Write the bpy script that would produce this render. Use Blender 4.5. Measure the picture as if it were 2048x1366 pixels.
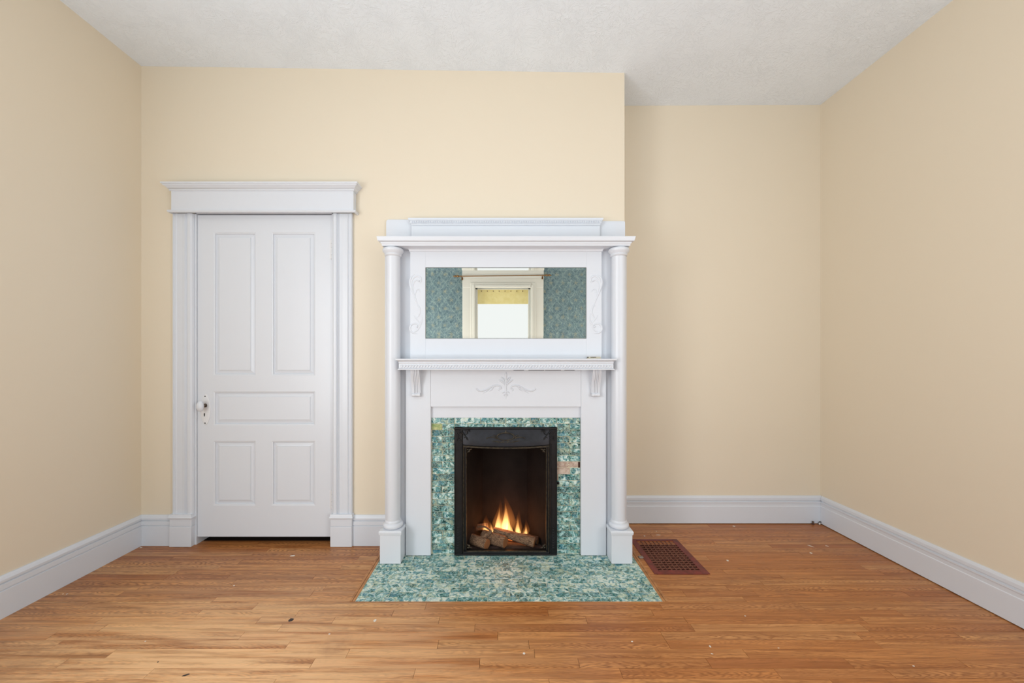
import bpy, bmesh, math, random
from mathutils import Vector, Matrix
random.seed(7)
R = math.radians
SC = bpy.context.scene
COL = SC.collection
for o in list(bpy.data.objects): bpy.data.objects.remove(o)

# ------------------------------------------------------------------ camera, world, lights, exposure
cam_d = bpy.data.cameras.new('camera'); cam = bpy.data.objects.new('camera', cam_d); COL.objects.link(cam)
cam.location = (0, 0, 1.2); cam.rotation_euler = (R(90), 0, 0)
F = 760.0
cam_d.sensor_width = 36; cam_d.lens = F / 2048 * 36
cam_d.shift_x = 22 / 2048; cam_d.shift_y = 32 / 2048
cam_d.clip_start = 0.05
SC.camera = cam
SC.view_settings.view_transform = 'Standard'; SC.view_settings.look = 'None'
SC.view_settings.gamma = 1; SC.view_settings.use_curve_mapping = False
SC.view_settings.exposure = 0.05

w = bpy.data.worlds.new('world'); SC.world = w; w.use_nodes = True
w.node_tree.nodes['Background'].inputs[0].default_value = (0.97, 0.97, 0.96, 1)
w.node_tree.nodes['Background'].inputs[1].default_value = 1.05

def area(name, loc, rot, sx, sy, power, color):
    d = bpy.data.lights.new(name, 'AREA'); d.shape = 'RECTANGLE'; d.size = sx; d.size_y = sy
    d.energy = power; d.color = color
    o = bpy.data.objects.new(name, d); o.location = loc; o.rotation_euler = rot; COL.objects.link(o); return o
# area lamps with no windows built: key from the left, added fill elsewhere
COOL = (0.93, 0.965, 1.0)
area('key_light_left', (-2.26, -0.45, 1.35), (0, R(-90), 0), 1.9, 1.1, 60, COOL)
area('fill_light_right', (2.26, -0.55, 1.35), (0, R(90), 0), 1.9, 1.1, 22, COOL)
area('fill_light_rear_left', (-1.84, -1.16, 1.3), (R(90), 0, 0), 0.85, 2.0, 16, COOL)
area('fill_light_rear_right', (1.84, -1.16, 1.3), (R(90), 0, 0), 0.85, 2.0, 17, COOL)
# added unseen area lamp facing up, fills the room off the ceiling
area('ceiling_fill', (0, -0.55, 0.6), (R(180), 0, 0), 3.2, 1.1, 34, COOL)

# ------------------------------------------------------------------ helpers
def lin(c): c /= 255; return c / 12.92 if c <= 0.04045 else ((c + 0.055) / 1.055) ** 2.4
def rgb(r, g, b): return (lin(r), lin(g), lin(b), 1)
def at(px, py, Y): return ((px - 1002) * Y / F, 1.2 - (py - 715) * Y / F)

def finish(bm, smooth=35):
    bmesh.ops.recalc_face_normals(bm, faces=bm.faces)
def obj(name, bm, mat, parent=None, label=None, smooth=None, **props):
    me = bpy.data.meshes.new(name)
    if parent is not None:
        bmesh.ops.translate(bm, verts=bm.verts, vec=-Vector(parent_loc(parent)))
    bmesh.ops.recalc_face_normals(bm, faces=bm.faces)
    bm.to_mesh(me); bm.free()
    if smooth:
        for p in me.polygons: p.use_smooth = True
        me.set_sharp_from_angle(angle=R(smooth))
    for m in (mat if isinstance(mat, (list, tuple)) else [mat]): me.materials.append(m)
    o = bpy.data.objects.new(name, me); COL.objects.link(o)
    if parent is not None: o.parent = parent
    if label: o['label'] = label
    for k, v in props.items(): o[k] = v
    return o
def parent_loc(p):
    v = Vector((0, 0, 0))
    while p is not None: v += p.location; p = p.parent
    return v
def thing(name, label, cat, loc=(0, 0, 0), group=None, kind=None):
    o = bpy.data.objects.new(name, None); COL.objects.link(o); o.location = loc
    o['label'] = label; o['category'] = cat
    if group: o['group'] = group
    if kind: o['kind'] = kind
    return o
def struct(name, bm, mat, label, cat, **k):
    return obj(name, bm, mat, None, label, category=cat, kind='structure', **k)
def sroot(name, label, cat): return thing(name, label, cat, kind='structure')

def bx(bm, x0, x1, y0, y1, z0, z1, bev=0, mi=0):
    vs = [bm.verts.new(p) for p in [(x0,y0,z0),(x1,y0,z0),(x1,y1,z0),(x0,y1,z0),(x0,y0,z1),(x1,y0,z1),(x1,y1,z1),(x0,y1,z1)]]
    fs = [bm.faces.new([vs[i] for i in f]) for f in [(0,3,2,1),(4,5,6,7),(0,1,5,4),(1,2,6,5),(2,3,7,6),(3,0,4,7)]]
    for f in fs: f.material_index = mi
    if bev:
        es = list({e for f in fs for e in f.edges})
        bmesh.ops.bevel(bm, geom=es, offset=bev, segments=1, affect='EDGES')
    return bm
def B(*a, **k): return bx(bmesh.new(), *a, **k)

def lathe(bm, cx, cy, prof, seg=32, sy=1.0):
    rings = []
    for r, z in prof:
        rings.append([bm.verts.new((cx + r*math.cos(2*math.pi*i/seg), cy + sy*r*math.sin(2*math.pi*i/seg), z)) for i in range(seg)])
    for a, b in zip(rings, rings[1:]):
        for i in range(seg):
            j = (i+1) % seg; bm.faces.new((a[i], a[j], b[j], b[i]))
    bm.faces.new(rings[0][::-1]); bm.faces.new(rings[-1])
    return bm

def sweep(bm, prof, path):
    """prof: closed list of (out, z); path: plan polyline; 'out' lies to the right of travel; mitred."""
    P = [Vector(p) for p in path]; n = len(P); rings = []
    for i, p in enumerate(P):
        d0 = (P[i]-P[i-1]).normalized() if i > 0 else None
        d1 = (P[i+1]-P[i]).normalized() if i < n-1 else None
        if d0 is None: m = Vector((d1.y, -d1.x)); s = 1
        elif d1 is None: m = Vector((d0.y, -d0.x)); s = 1
        else:
            a = Vector((d0.y, -d0.x)); b = Vector((d1.y, -d1.x)); m = (a+b).normalized(); s = 1/max(0.2, m.dot(a))
        rings.append([bm.verts.new((p.x + m.x*s*o, p.y + m.y*s*o, z)) for o, z in prof])
    k = len(prof)
    for a, b in zip(rings, rings[1:]):
        for i in range(k):
            j = (i+1) % k; bm.faces.new((a[i], a[j], b[j], b[i]))
    bm.faces.new(rings[0]); bm.faces.new(rings[-1][::-1])
    return bm

def vprofile(bm, prof, z0, z1):
    """vertical extrusion of a closed plan outline (x,y)"""
    a = [bm.verts.new((x, y, z0)) for x, y in prof]; b = [bm.verts.new((x, y, z1)) for x, y in prof]
    k = len(prof)
    for i in range(k):
        j = (i+1) % k; bm.faces.new((a[i], a[j], b[j], b[i]))
    bm.faces.new(a[::-1]); bm.faces.new(b); return bm

def catmull(pts, n=6):
    P = [Vector(p) for p in pts]; P = [2*P[0]-P[1]] + P + [2*P[-1]-P[-2]]; out = []
    for i in range(1, len(P)-2):
        for k in range(n):
            t = k/n; a, b, c, d = P[i-1], P[i], P[i+1], P[i+2]
            out.append(0.5*((2*b)+(-a+c)*t+(2*a-5*b+4*c-d)*t*t+(-a+3*b-3*c+d)*t**3))
    out.append(P[-2]); return out

def ribbon(bm, pts, rad, Y, flat=0.6, n=5, seg=8):
    """tapered round scroll carved on a board facing -Y; pts (x,z); rad = list of radii interpolated along it"""
    C = catmull([Vector((p[0], p[1])) for p in pts], n); m = len(C); rings = []
    for i, c in enumerate(C):
        t = i/(m-1)*(len(rad)-1); k = min(int(t), len(rad)-2); r = 1.5*(rad[k]*(1-(t-k)) + rad[k+1]*(t-k))
        d = (C[min(i+1, m-1)] - C[max(i-1, 0)]).normalized(); s = Vector((-d.y, d.x))
        rings.append([bm.verts.new((c.x + s.x*r*math.cos(a), Y - flat*r*math.sin(a), c.y + s.y*r*math.cos(a)))
                      for a in [2*math.pi*j/seg for j in range(seg)]])
    for a, b in zip(rings, rings[1:]):
        for i in range(seg):
            j = (i+1) % seg; bm.faces.new((a[i], a[j], b[j], b[i]))
    bm.faces.new(rings[0]); bm.faces.new(rings[-1][::-1]); return bm

def tube3(bm, pts, rads, seg=20, wob=0, caps=True, rnd=None, lumps=None):
    P = [Vector(p) for p in pts]; rings = []; up = Vector((0, 0, 1))
    for i, p in enumerate(P):
        d = (P[min(i+1, len(P)-1)] - P[max(i-1, 0)]).normalized()
        u = up if abs(d.z) < 0.9 else Vector((0, 1, 0))
        s = d.cross(u).normalized(); t = s.cross(d).normalized(); ring = []
        for j in range(seg):
            a = 2*math.pi*j/seg; r = rads[i]
            if lumps: r *= 1 + lumps[j % len(lumps)]
            if wob: r *= 1 + rnd.uniform(-wob, wob)
            ring.append(bm.verts.new(p + s*r*math.cos(a) + t*r*math.sin(a)))
        rings.append(ring)
    for a, b in zip(rings, rings[1:]):
        for i in range(seg):
            j = (i+1) % seg; bm.faces.new((a[i], a[j], b[j], b[i]))
    if caps: bm.faces.new(rings[0]); bm.faces.new(rings[-1][::-1])
    return bm

def ball(bm, c, rx, ry, rz, u=16, v=10):
    m = Matrix.Translation(c) @ Matrix.Diagonal((rx, ry, rz, 1))
    bmesh.ops.create_uvsphere(bm, u_segments=u, v_segments=v, radius=1, matrix=m); return bm

# ------------------------------------------------------------------ node helpers
class NT:
    def __init__(s, name):
        s.m = bpy.data.materials.new(name); s.m.use_nodes = True; s.t = s.m.node_tree
        s.b = s.t.nodes['Principled BSDF']; s.out = s.t.nodes['Material Output']
    def n(s, typ, **k):
        nd = s.t.nodes.new(typ)
        for a, v in k.items():
            if isinstance(a, str) and hasattr(nd, a): setattr(nd, a, v)
        return nd
    def l(s, a, b): s.t.links.new(a, b)
    def put(s, v, sock):
        if hasattr(v, 'is_linked') or hasattr(v, 'links'): s.l(v, sock)
        elif v is not None: sock.default_value = v
    def math(s, op, a, b=None, c=None, clamp=False):
        nd = s.n('ShaderNodeMath', operation=op, use_clamp=clamp)
        for i, v in enumerate((a, b, c)):
            if v is not None: s.put(v, nd.inputs[i])
        return nd.outputs[0]
    def vm(s, op, a, b=None, sc=None):
        nd = s.n('ShaderNodeVectorMath', operation=op); s.put(a, nd.inputs[0])
        if b is not None: s.put(b, nd.inputs[1])
        if sc is not None: s.put(sc, nd.inputs[3])
        return nd.outputs[0] if op not in ('LENGTH', 'DISTANCE', 'DOT_PRODUCT') else nd.outputs[1]
    def noise(s, vec, scale, detail=4, rough=.5, dist=0):
        nd = s.n('ShaderNodeTexNoise'); s.l(vec, nd.inputs['Vector'])
        for k, v in (('Scale', scale), ('Detail', detail), ('Roughness', rough), ('Distortion', dist)): nd.inputs[k].default_value = v
        return nd.outputs[0]
    def ramp(s, fac, stops, interp='LINEAR'):
        nd = s.n('ShaderNodeValToRGB'); nd.color_ramp.interpolation = interp; e = nd.color_ramp.elements
        while len(e) < len(stops): e.new(0.5)
        for el, (p, c) in zip(e, stops): el.position = p; el.color = c if len(c) == 4 else (*c, 1)
        s.l(fac, nd.inputs[0]); return nd.outputs[0]
    def mix(s, f, a, b, mode='MIX'):
        nd = s.n('ShaderNodeMix', data_type='RGBA', blend_type=mode)
        s.put(f, nd.inputs[0]); s.put(a, nd.inputs[6]); s.put(b, nd.inputs[7]); return nd.outputs[2]
    def coord(s, which='Object'): return s.n('ShaderNodeTexCoord').outputs[which]
    def bump(s, h, strength, dist=0.002):
        nd = s.n('ShaderNodeBump'); nd.inputs['Strength'].default_value = strength; nd.inputs['Distance'].default_value = dist
        s.l(h, nd.inputs['Height']); s.l(nd.outputs[0], s.b.inputs['Normal'])
    def scale(s, v, x, y, z):
        return s.vm('MULTIPLY', v, (x, y, z))
    def set(s, **k):
        for a, v in k.items(): s.put(v, s.b.inputs[a.replace('_', ' ')])
        return s.m
g = lambda v: (v, v, v, 1)

def mat_paint(name, col, rough=.45, bstr=.15, scale=60, var=.03):
    N = NT(name); c = N.coord('Object')
    n1 = N.noise(c, 2.2, 3); n2 = N.noise(N.scale(c, 1, 1, .35), scale, 4, .6)
    dark = tuple(x*(1-var) for x in col[:3]) + (1,)
    N.set(Base_Color=N.mix(n1, dark, col), Roughness=rough)
    N.bump(n2, bstr, .0015); return N.m
M_WALL = mat_paint('cream_wall_paint', rgb(227, 215, 194), .62, .12, 110, .02)
M_TRIM = mat_paint('white_gloss_paint', rgb(216, 220, 227), .33, .10, 45, .015)
M_CASE = mat_paint('ivory_casing_paint', rgb(206, 202, 190), .45, .1, 45)

def mat_worn_paint():
    N = NT('worn_white_paint'); c = N.coord('Object')
    n = N.noise(c, 90, 5, .7); f = N.ramp(n, [(.70, g(0)), (.74, g(1))])
    N.set(Base_Color=N.mix(f, rgb(222, 223, 226), rgb(176, 160, 130)), Roughness=.4); N.bump(n, .3, .001); return N.m
M_WORN = mat_worn_paint()

def mat_ceiling():
    N = NT('stomped_white_ceiling'); c = N.coord('Object')
    c2 = N.vm('ADD', c, N.vm('MULTIPLY', N.vm('SUBTRACT', N.n('ShaderNodeTexNoise').outputs[1], (.5,.5,.5)), (.0,.0,.0)))
    hs = None
    for k, (cell, off) in enumerate(((5.2, 0), (6.6, 3.7))):
        v = N.n('ShaderNodeTexVoronoi'); v.inputs['Scale'].default_value = cell; v.voronoi_dimensions = '2D'
        p = N.vm('ADD', c2, (off, off*1.3, 0)); 
        wn = N.n('ShaderNodeTexNoise'); wn.inputs['Scale'].default_value = 9; N.l(p, wn.inputs['Vector'])
        p = N.vm('ADD', p, N.vm('SCALE', N.vm('SUBTRACT', wn.outputs[1], (.5,.5,.5)), sc=.10))
        N.l(p, v.inputs['Vector'])
        d = N.vm('SUBTRACT', p, v.outputs['Position'])
        sx = N.n('ShaderNodeSeparateXYZ'); N.l(d, sx.inputs[0])
        an = N.math('ARCTAN2', sx.outputs[1], sx.outputs[0]); r = N.math('MULTIPLY', N.vm('LENGTH', N.scale(d, 1, 1, 0)), 9)
        cc = N.n('ShaderNodeCombineXYZ'); N.l(N.math('MULTIPLY', an, 3.2), cc.inputs[0]); N.l(r, cc.inputs[1]); N.l(v.outputs['Color'], cc.inputs[2])
        cs = N.vm('ADD', cc.outputs[0], N.vm('SCALE', v.outputs['Color'], sc=19.0))
        st = N.noise(cs, 2.6, 3, .55, .6)
        st = N.ramp(st, [(.54, g(0)), (.62, g(1)), (.67, g(.55)), (.74, g(.2))])
        hs = st if hs is None else N.math('MAXIMUM', hs, st)
    fine = N.noise(c, 140, 3); patch = N.ramp(N.noise(c, 3.0, 2), [(.35, g(.25)), (.6, g(1))])
    h = N.math('ADD', N.math('MULTIPLY', hs, patch), N.math('MULTIPLY', fine, .06))
    N.set(Base_Color=rgb(234, 243, 253), Roughness=.5); N.bump(h, .40, .005); return N.m
M_CEIL = mat_ceiling()

def mat_oak(stain=1.0):
    N = NT('worn_oak'); c = N.coord('Object')
    r1 = N.n('ShaderNodeObjectInfo').outputs['Random']; r2 = N.n('ShaderNodeNewGeometry').outputs['Random Per Island']
    rnd = N.math('FRACT', N.math('ADD', r1, N.math('MULTIPLY', r2, 7.31)))
    off = N.n('ShaderNodeCombineXYZ')
    N.l(N.math('MULTIPLY', rnd, 41), off.inputs[0]); N.l(N.math('MULTIPLY', rnd, 13.7), off.inputs[1]); N.l(N.math('MULTIPLY', rnd, 7.7), off.inputs[2])
    p = N.vm('ADD', c, off.outputs[0])
    # cathedral figure
    sc_ = N.n('ShaderNodeSeparateXYZ'); N.l(c, sc_.inputs[0]); sp_ = N.n('ShaderNodeSeparateXYZ'); N.l(p, sp_.inputs[0])
    yr = N.math('SUBTRACT', N.math('FRACT', N.math('DIVIDE', N.math('ADD', sc_.outputs[1], 1.948-1.419), .0487)), .5)
    r3 = N.math('FRACT', N.math('MULTIPLY', rnd, 17.3)); r4 = N.math('FRACT', N.math('MULTIPLY', rnd, 29.7))
    yr = N.math('ADD', yr, N.math('MULTIPLY_ADD', r3, .9, -.45))
    lowf = N.noise(N.scale(p, 2.2, 16, 1), 1.6, 4, .55, .3)
    f = N.math('ADD', N.math('MULTIPLY', sp_.outputs[0], N.math('MULTIPLY_ADD', r4, 22, 5)), N.math('MULTIPLY', N.math('MULTIPLY', yr, yr), 14))
    f = N.math('ADD', f, N.math('MULTIPLY', lowf, 9))
    figure = N.math('PINGPONG', f, .5)
    fig_amt = N.ramp(r3, [(.25, g(.35)), (.6, g(.75))])
    grain = N.noise(N.scale(p, 5, 170, 1), 1.6, 4, .6)
    streak = N.noise(N.scale(p, 1.3, 38, 1), 1.5, 4, .6, .4)
    base = N.ramp(rnd, [(0, rgb(202, 134, 76)), (.3, rgb(216, 154, 94)), (.6, rgb(188, 120, 66)), (.8, rgb(226, 170, 110)), (1, rgb(174, 108, 60))])
    c1 = N.mix(N.math('MULTIPLY', N.ramp(figure, [(.16, g(0)), (.48, g(1))]), fig_amt), base, rgb(108, 58, 28))
    c1 = N.mix(N.ramp(streak, [(.42, g(0)), (.66, g(.7))]), c1, rgb(126, 68, 30))
    c1 = N.mix(N.ramp(grain, [(.46, g(0)), (.64, g(.5))]), c1, rgb(94, 54, 30))
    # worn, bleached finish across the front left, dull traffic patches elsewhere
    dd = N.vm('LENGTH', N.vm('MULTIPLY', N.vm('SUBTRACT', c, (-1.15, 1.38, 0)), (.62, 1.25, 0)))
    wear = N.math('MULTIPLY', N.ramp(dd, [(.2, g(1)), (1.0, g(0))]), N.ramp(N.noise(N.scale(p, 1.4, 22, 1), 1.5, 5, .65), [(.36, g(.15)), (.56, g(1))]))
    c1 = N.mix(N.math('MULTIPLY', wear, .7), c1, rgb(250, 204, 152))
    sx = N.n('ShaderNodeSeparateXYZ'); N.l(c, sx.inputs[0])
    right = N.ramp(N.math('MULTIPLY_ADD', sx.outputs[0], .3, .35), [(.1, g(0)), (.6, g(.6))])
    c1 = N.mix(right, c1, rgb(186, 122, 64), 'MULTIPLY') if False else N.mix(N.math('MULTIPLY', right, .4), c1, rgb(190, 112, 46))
    sc = N.noise(N.scale(c, 14, 60, 1), 1.5, 5, .7); c1 = N.mix(N.ramp(sc, [(.66, g(0)), (.74, g(.35))]), c1, rgb(214, 184, 150))
    dk = N.noise(c, 2.3, 5, .65); c1 = N.mix(N.ramp(dk, [(.58, g(0)), (.72, g(.35))]), c1, rgb(104, 60, 34))
    rough = N.math('ADD', N.math('MULTIPLY', N.noise(N.scale(c, 2, 8, 1), 2, 4), .25), N.math('MULTIPLY_ADD', wear, .08, .24))
    N.set(Base_Color=c1, Roughness=rough)
    N.b.inputs['Specular IOR Level'].default_value = .45
    N.bump(N.math('ADD', grain, streak), .18, .001); return N.m
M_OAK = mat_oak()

def mat_simple(name, col, rough=.5, metal=0, noise=None, bump=0, spec=None):
    N = NT(name); c = N.coord('Object')
    if noise:
        col2, sc = noise; f = N.ramp(N.noise(c, sc, 5, .6), [(.4, g(0)), (.65, g(1))]); N.set(Base_Color=N.mix(f, col, col2))
    else: N.set(Base_Color=col)
    N.set(Roughness=rough, Metallic=metal)
    if spec is not None: N.b.inputs['Specular IOR Level'].default_value = spec
    if bump: N.bump(N.noise(c, 70, 5), bump, .002)
    return N.m
M_BORDER = mat_simple('hearth_border_oak', rgb(186, 130, 80), .4, 0, (rgb(150, 98, 56), 30))
M_DARK = mat_simple('dark_subfloor', rgb(40, 24, 15), .9)
M_VOID = mat_simple('unlit_closet', rgb(46, 36, 28), .9)
M_GROUT = mat_simple('cream_grout', rgb(222, 216, 188), .85, 0, (rgb(180, 170, 140), 60), .2)
M_MORTAR = mat_simple('exposed_mortar', rgb(200, 182, 168), .9, 0, (rgb(168, 142, 126), 38), .8)
M_IRON = mat_simple('black_cast_iron', rgb(26, 26, 29), .42, .3, (rgb(18, 17, 18), 22), .35)
M_IRONW = mat_simple('brown_worn_iron_edge', rgb(72, 64, 50), .45, .4, (rgb(36, 32, 27), 60), .3)
M_FBOX = mat_simple('sooty_firebox_steel', rgb(34, 29, 27), .8, 0, (rgb(27, 23, 22), 9), .15, .08)
M_FFLOOR = mat_simple('sooty_firebox_floor', rgb(72, 50, 42), .9, 0, (rgb(40, 30, 26), 18), .4)
M_REG = mat_simple('oxblood_painted_iron', rgb(124, 50, 44), .5, .1, (rgb(92, 42, 36), 24), .2)
M_LATT = mat_simple('rust_brown_lattice', rgb(122, 76, 58), .6, .1, (rgb(98, 50, 38), 60), .2)
M_LOUV = mat_simple('rusty_louvre', rgb(78, 36, 26), .7, .2, (rgb(40, 22, 18), 40), .2)
M_BRASS = mat_simple('bronze_rod', rgb(128, 96, 62), .35, .85)
M_STEEL = mat_simple('worn_steel', rgb(130, 120, 110), .4, .9, (rgb(80, 60, 48), 80))
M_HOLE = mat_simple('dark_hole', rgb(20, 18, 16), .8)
M_SHADE = mat_simple('yellow_shade_cloth', rgb(216, 202, 142), .8, 0, (rgb(208, 192, 128), 14))
M_CHIP = mat_simple('white_paint_fleck', rgb(222, 214, 204), .6)
M_STAIN = mat_simple('black_burn_mark', rgb(52, 42, 38), .6)
M_PUTTY = mat_simple('cream_strip', rgb(214, 208, 190), .6)
M_PLUG = mat_simple('brown_cap', rgb(92, 66, 54), .5, .3)
M_LATCH = mat_simple('grey_metal_tab', rgb(150, 146, 140), .35, .8)

def mat_tile(name, stops, lightmix):
    N = NT(name); c = N.coord('Object'); r = N.n('ShaderNodeObjectInfo').outputs['Random']
    cb = N.n('ShaderNodeCombineXYZ'); N.l(N.math('MULTIPLY', r, 53), cb.inputs[0]); N.l(N.math('MULTIPLY', r, 31), cb.inputs[1]); N.l(N.math('MULTIPLY', r, 17), cb.inputs[2])
    p = N.vm('ADD', c, cb.outputs[0])
    a = N.noise(p, 30, 5, .6, 1.2)
    shift = N.math('MULTIPLY_ADD', r, .10, -.05)
    col = N.ramp(N.math('ADD', a, shift), stops)
    b = N.noise(N.vm('ADD', p, (3, 5, 9)), 48, 4, .6, 2.0)
    thread = N.ramp(b, [(.44, g(0)), (.5, g(.8)), (.56, g(0))])
    col = N.mix(N.math('MULTIPLY', thread, .75), col, rgb(200, 228, 224))
    d = N.noise(N.vm('ADD', p, (9, 1, 4)), 22, 5, .65, 1.0)
    col = N.mix(N.ramp(d, [(.52, g(0)), (.6, g(lightmix))]), col, rgb(204, 210, 178))
    e = N.noise(N.vm('ADD', p, (2, 8, 1)), 26, 3, .6, .8)
    col = N.mix(N.ramp(e, [(.56, g(0)), (.64, g(.6))]), col, rgb(58, 122, 142))
    N.set(Base_Color=col, Roughness=.5); N.b.inputs['Specular IOR Level'].default_value=.35; N.bump(N.noise(p, 60, 3), .12, .001); return N.m
ST = [(.43, rgb(6, 58, 54)), (.485, rgb(18, 92, 86)), (.52, rgb(50, 128, 124)), (.56, rgb(120, 170, 170)), (.63, rgb(214, 224, 216))]
M_TILE = mat_tile('teal_mottled_glaze', ST, .45)
ST2 = [(.40, rgb(12, 76, 70)), (.46, rgb(36, 110, 104)), (.50, rgb(86, 148, 146)), (.54, rgb(154, 184, 186)), (.60, rgb(218, 224, 208))]
M_HTILE = mat_tile('pale_teal_hearth_glaze', ST2, .6)
M_GTILE = mat_simple('yellow_green_glaze', rgb(134, 156, 102), .2, 0, (rgb(196, 196, 146), 40))

def mat_mirror():
    N = NT('silvered_glass'); N.set(Base_Color=(0.84, .875, .86, 1), Roughness=.0, Metallic=1.0); return N.m
M_MIRROR = mat_mirror()
def mat_glass():
    N = NT('window_pane_glass'); N.set(Base_Color=(1, 1, 1, 1), Roughness=0.0, Transmission_Weight=1.0, IOR=1.0); return N.m
M_GLASS = mat_glass()

def mat_wallpaper():
    N = NT('blue_floral_wallpaper'); c = N.coord('Object')
    wn = N.n('ShaderNodeTexNoise'); wn.inputs['Scale'].default_value = 14; N.l(c, wn.inputs['Vector'])
    p = N.vm('ADD', c, N.vm('SCALE', N.vm('SUBTRACT', wn.outputs[1], (.5,.5,.5)), sc=.035))
    sx = N.n('ShaderNodeSeparateXYZ'); N.l(p, sx.inputs[0])
    PX, PZ = .19, .26
    def lattice(ox, oz):
        u = N.math('SUBTRACT', N.math('FRACT', N.math('ADD', N.math('DIVIDE', sx.outputs[0], PX), ox+20)), .5)
        v = N.math('SUBTRACT', N.math('FRACT', N.math('ADD', N.math('DIVIDE', sx.outputs[2], PZ), oz+20)), .5)
        return u, v
    fl = None
    for ox, oz in ((0, 0), (.5, .5)):
        u, v = lattice(ox, oz)
        uu = N.math('MULTIPLY', u, PX); vv = N.math('MULTIPLY', v, PZ)
        an = N.math('ARCTAN2', uu, vv); r = N.math('SQRT', N.math('ADD', N.math('MULTIPLY', uu, uu), N.math('MULTIPLY', vv, vv)))
        pet = N.math('MULTIPLY_ADD', N.math('COSINE', N.math('MULTIPLY', an, 5)), .011, .026)
        f = N.math('MULTIPLY', N.math('SUBTRACT', pet, r), 110, clamp=True)
        fl = f if fl is None else N.math('MAXIMUM', fl, f)
    u, v = lattice(0, 0)
    s1 = N.math('ABSOLUTE', N.math('SUBTRACT', N.math('ABSOLUTE', u), N.math('MULTIPLY_ADD', N.math('COSINE', N.math('MULTIPLY', v, 6.283)), .2, .25)))
    line = N.math('SUBTRACT', 1, N.math('MULTIPLY', s1, 18), clamp=True)
    mott = N.noise(c, 30, 5, .65, .8)
    base = N.ramp(mott, [(.32, rgb(66, 88, 94)), (.5, rgb(98, 118, 120)), (.66, rgb(128, 142, 134))])
    base = N.mix(N.math('MULTIPLY', line, .35), base, rgb(150, 172, 164))
    base = N.mix(N.math('MULTIPLY', fl, .38), base, rgb(164, 156, 118))
    leaf = N.ramp(N.noise(N.scale(c, 1, 1, .6), 55, 3, .5, 1.5), [(.56, g(0)), (.62, g(.5))])
    base = N.mix(leaf, base, rgb(62, 86, 108))
    N.set(Base_Color=base, Roughness=.7); return N.m
M_PAPER = mat_wallpaper()

def mat_bark():
    N = NT('split_log_bark'); c = N.coord('Generated')
    n = N.noise(N.scale(c, 2.2, 9, 9), 3.2, 6, .7, .5)
    col = N.ramp(n, [(.35, rgb(58, 42, 32)), (.5, rgb(118, 88, 66)), (.62, rgb(166, 132, 100)), (.75, rgb(196, 164, 128))])
    N.set(Base_Color=col, Roughness=.85); N.bump(n, .9, .006); return N.m
M_BARK = mat_bark()
M_CHAR = mat_simple('charred_bark', rgb(46, 38, 34), .9, 0, (rgb(84, 66, 54), 60), .9)
def mat_cut():
    N = NT('cut_log_end'); c = N.coord('Generated')
    wv = N.n('ShaderNodeTexWave', wave_type='RINGS', rings_direction='SPHERICAL'); N.l(N.vm('SUBTRACT', c, (.5, .5, .5)), wv.inputs['Vector'])
    wv.inputs['Scale'].default_value = 6; wv.inputs['Distortion'].default_value = 1.5
    N.set(Base_Color=N.mix(wv.outputs['Fac'], rgb(168, 112, 66), rgb(116, 72, 44)), Roughness=.8); return N.m
M_CUT = mat_cut()
def mat_ember():
    N = NT('glowing_ember'); c = N.coord('Object'); n = N.noise(c, 60, 4)
    N.set(Base_Color=rgb(60, 30, 20), Roughness=.9, Emission_Color=(1, .22, .05, 1), Emission_Strength=N.ramp(n, [(.45, g(0)), (.65, g(1.2))])); return N.m
M_EMBER = mat_ember()
def mat_flame(name, strength, bot, top, p=1.0):
    """light given off by burning gas: an emissive volume, fading up the tongue"""
    m = bpy.data.materials.new(name); m.use_nodes = True; t = m.node_tree; t.nodes.clear()
    o = t.nodes.new('ShaderNodeOutputMaterial'); e = t.nodes.new('ShaderNodeEmission'); tc = t.nodes.new('ShaderNodeTexCoord')
    sp = t.nodes.new('ShaderNodeSeparateXYZ'); t.links.new(tc.outputs['Generated'], sp.inputs[0])
    cr = t.nodes.new('ShaderNodeValToRGB'); cr.color_ramp.elements[0].color = bot; cr.color_ramp.elements[1].color = top
    cr.color_ramp.elements[0].position = .1; cr.color_ramp.elements[1].position = .95
    t.links.new(sp.outputs[2], cr.inputs[0]); t.links.new(cr.outputs[0], e.inputs[0])
    mr = t.nodes.new('ShaderNodeMapRange'); mr.inputs[1].default_value = 0; mr.inputs[2].default_value = 1
    mr.inputs[3].default_value = strength; mr.inputs[4].default_value = strength*.12
    t.links.new(sp.outputs[2], mr.inputs[0]); t.links.new(mr.outputs[0], e.inputs[1])
    t.links.new(e.outputs[0], o.inputs['Volume']); return m
M_FLAME = mat_flame('flame_core', 200, (1, .62, .22, 1), (1, .33, .06, 1))
M_FLAME2 = mat_flame('flame_veil', 9, (1, .36, .08, 1), (1, .2, .03, 1))

# ------------------------------------------------------------------ room constants
YW, YR, YB = 2.44, 2.757, -1.22      # chimney-breast wall, recess wall, wall behind the camera
XL, XR, XC = -2.31, 2.318, 0.793     # left wall, right wall, breast corner
DX0, DX1, DZ = -1.963, -1.075, 2.128 # door opening
TOP = 3.16

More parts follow.
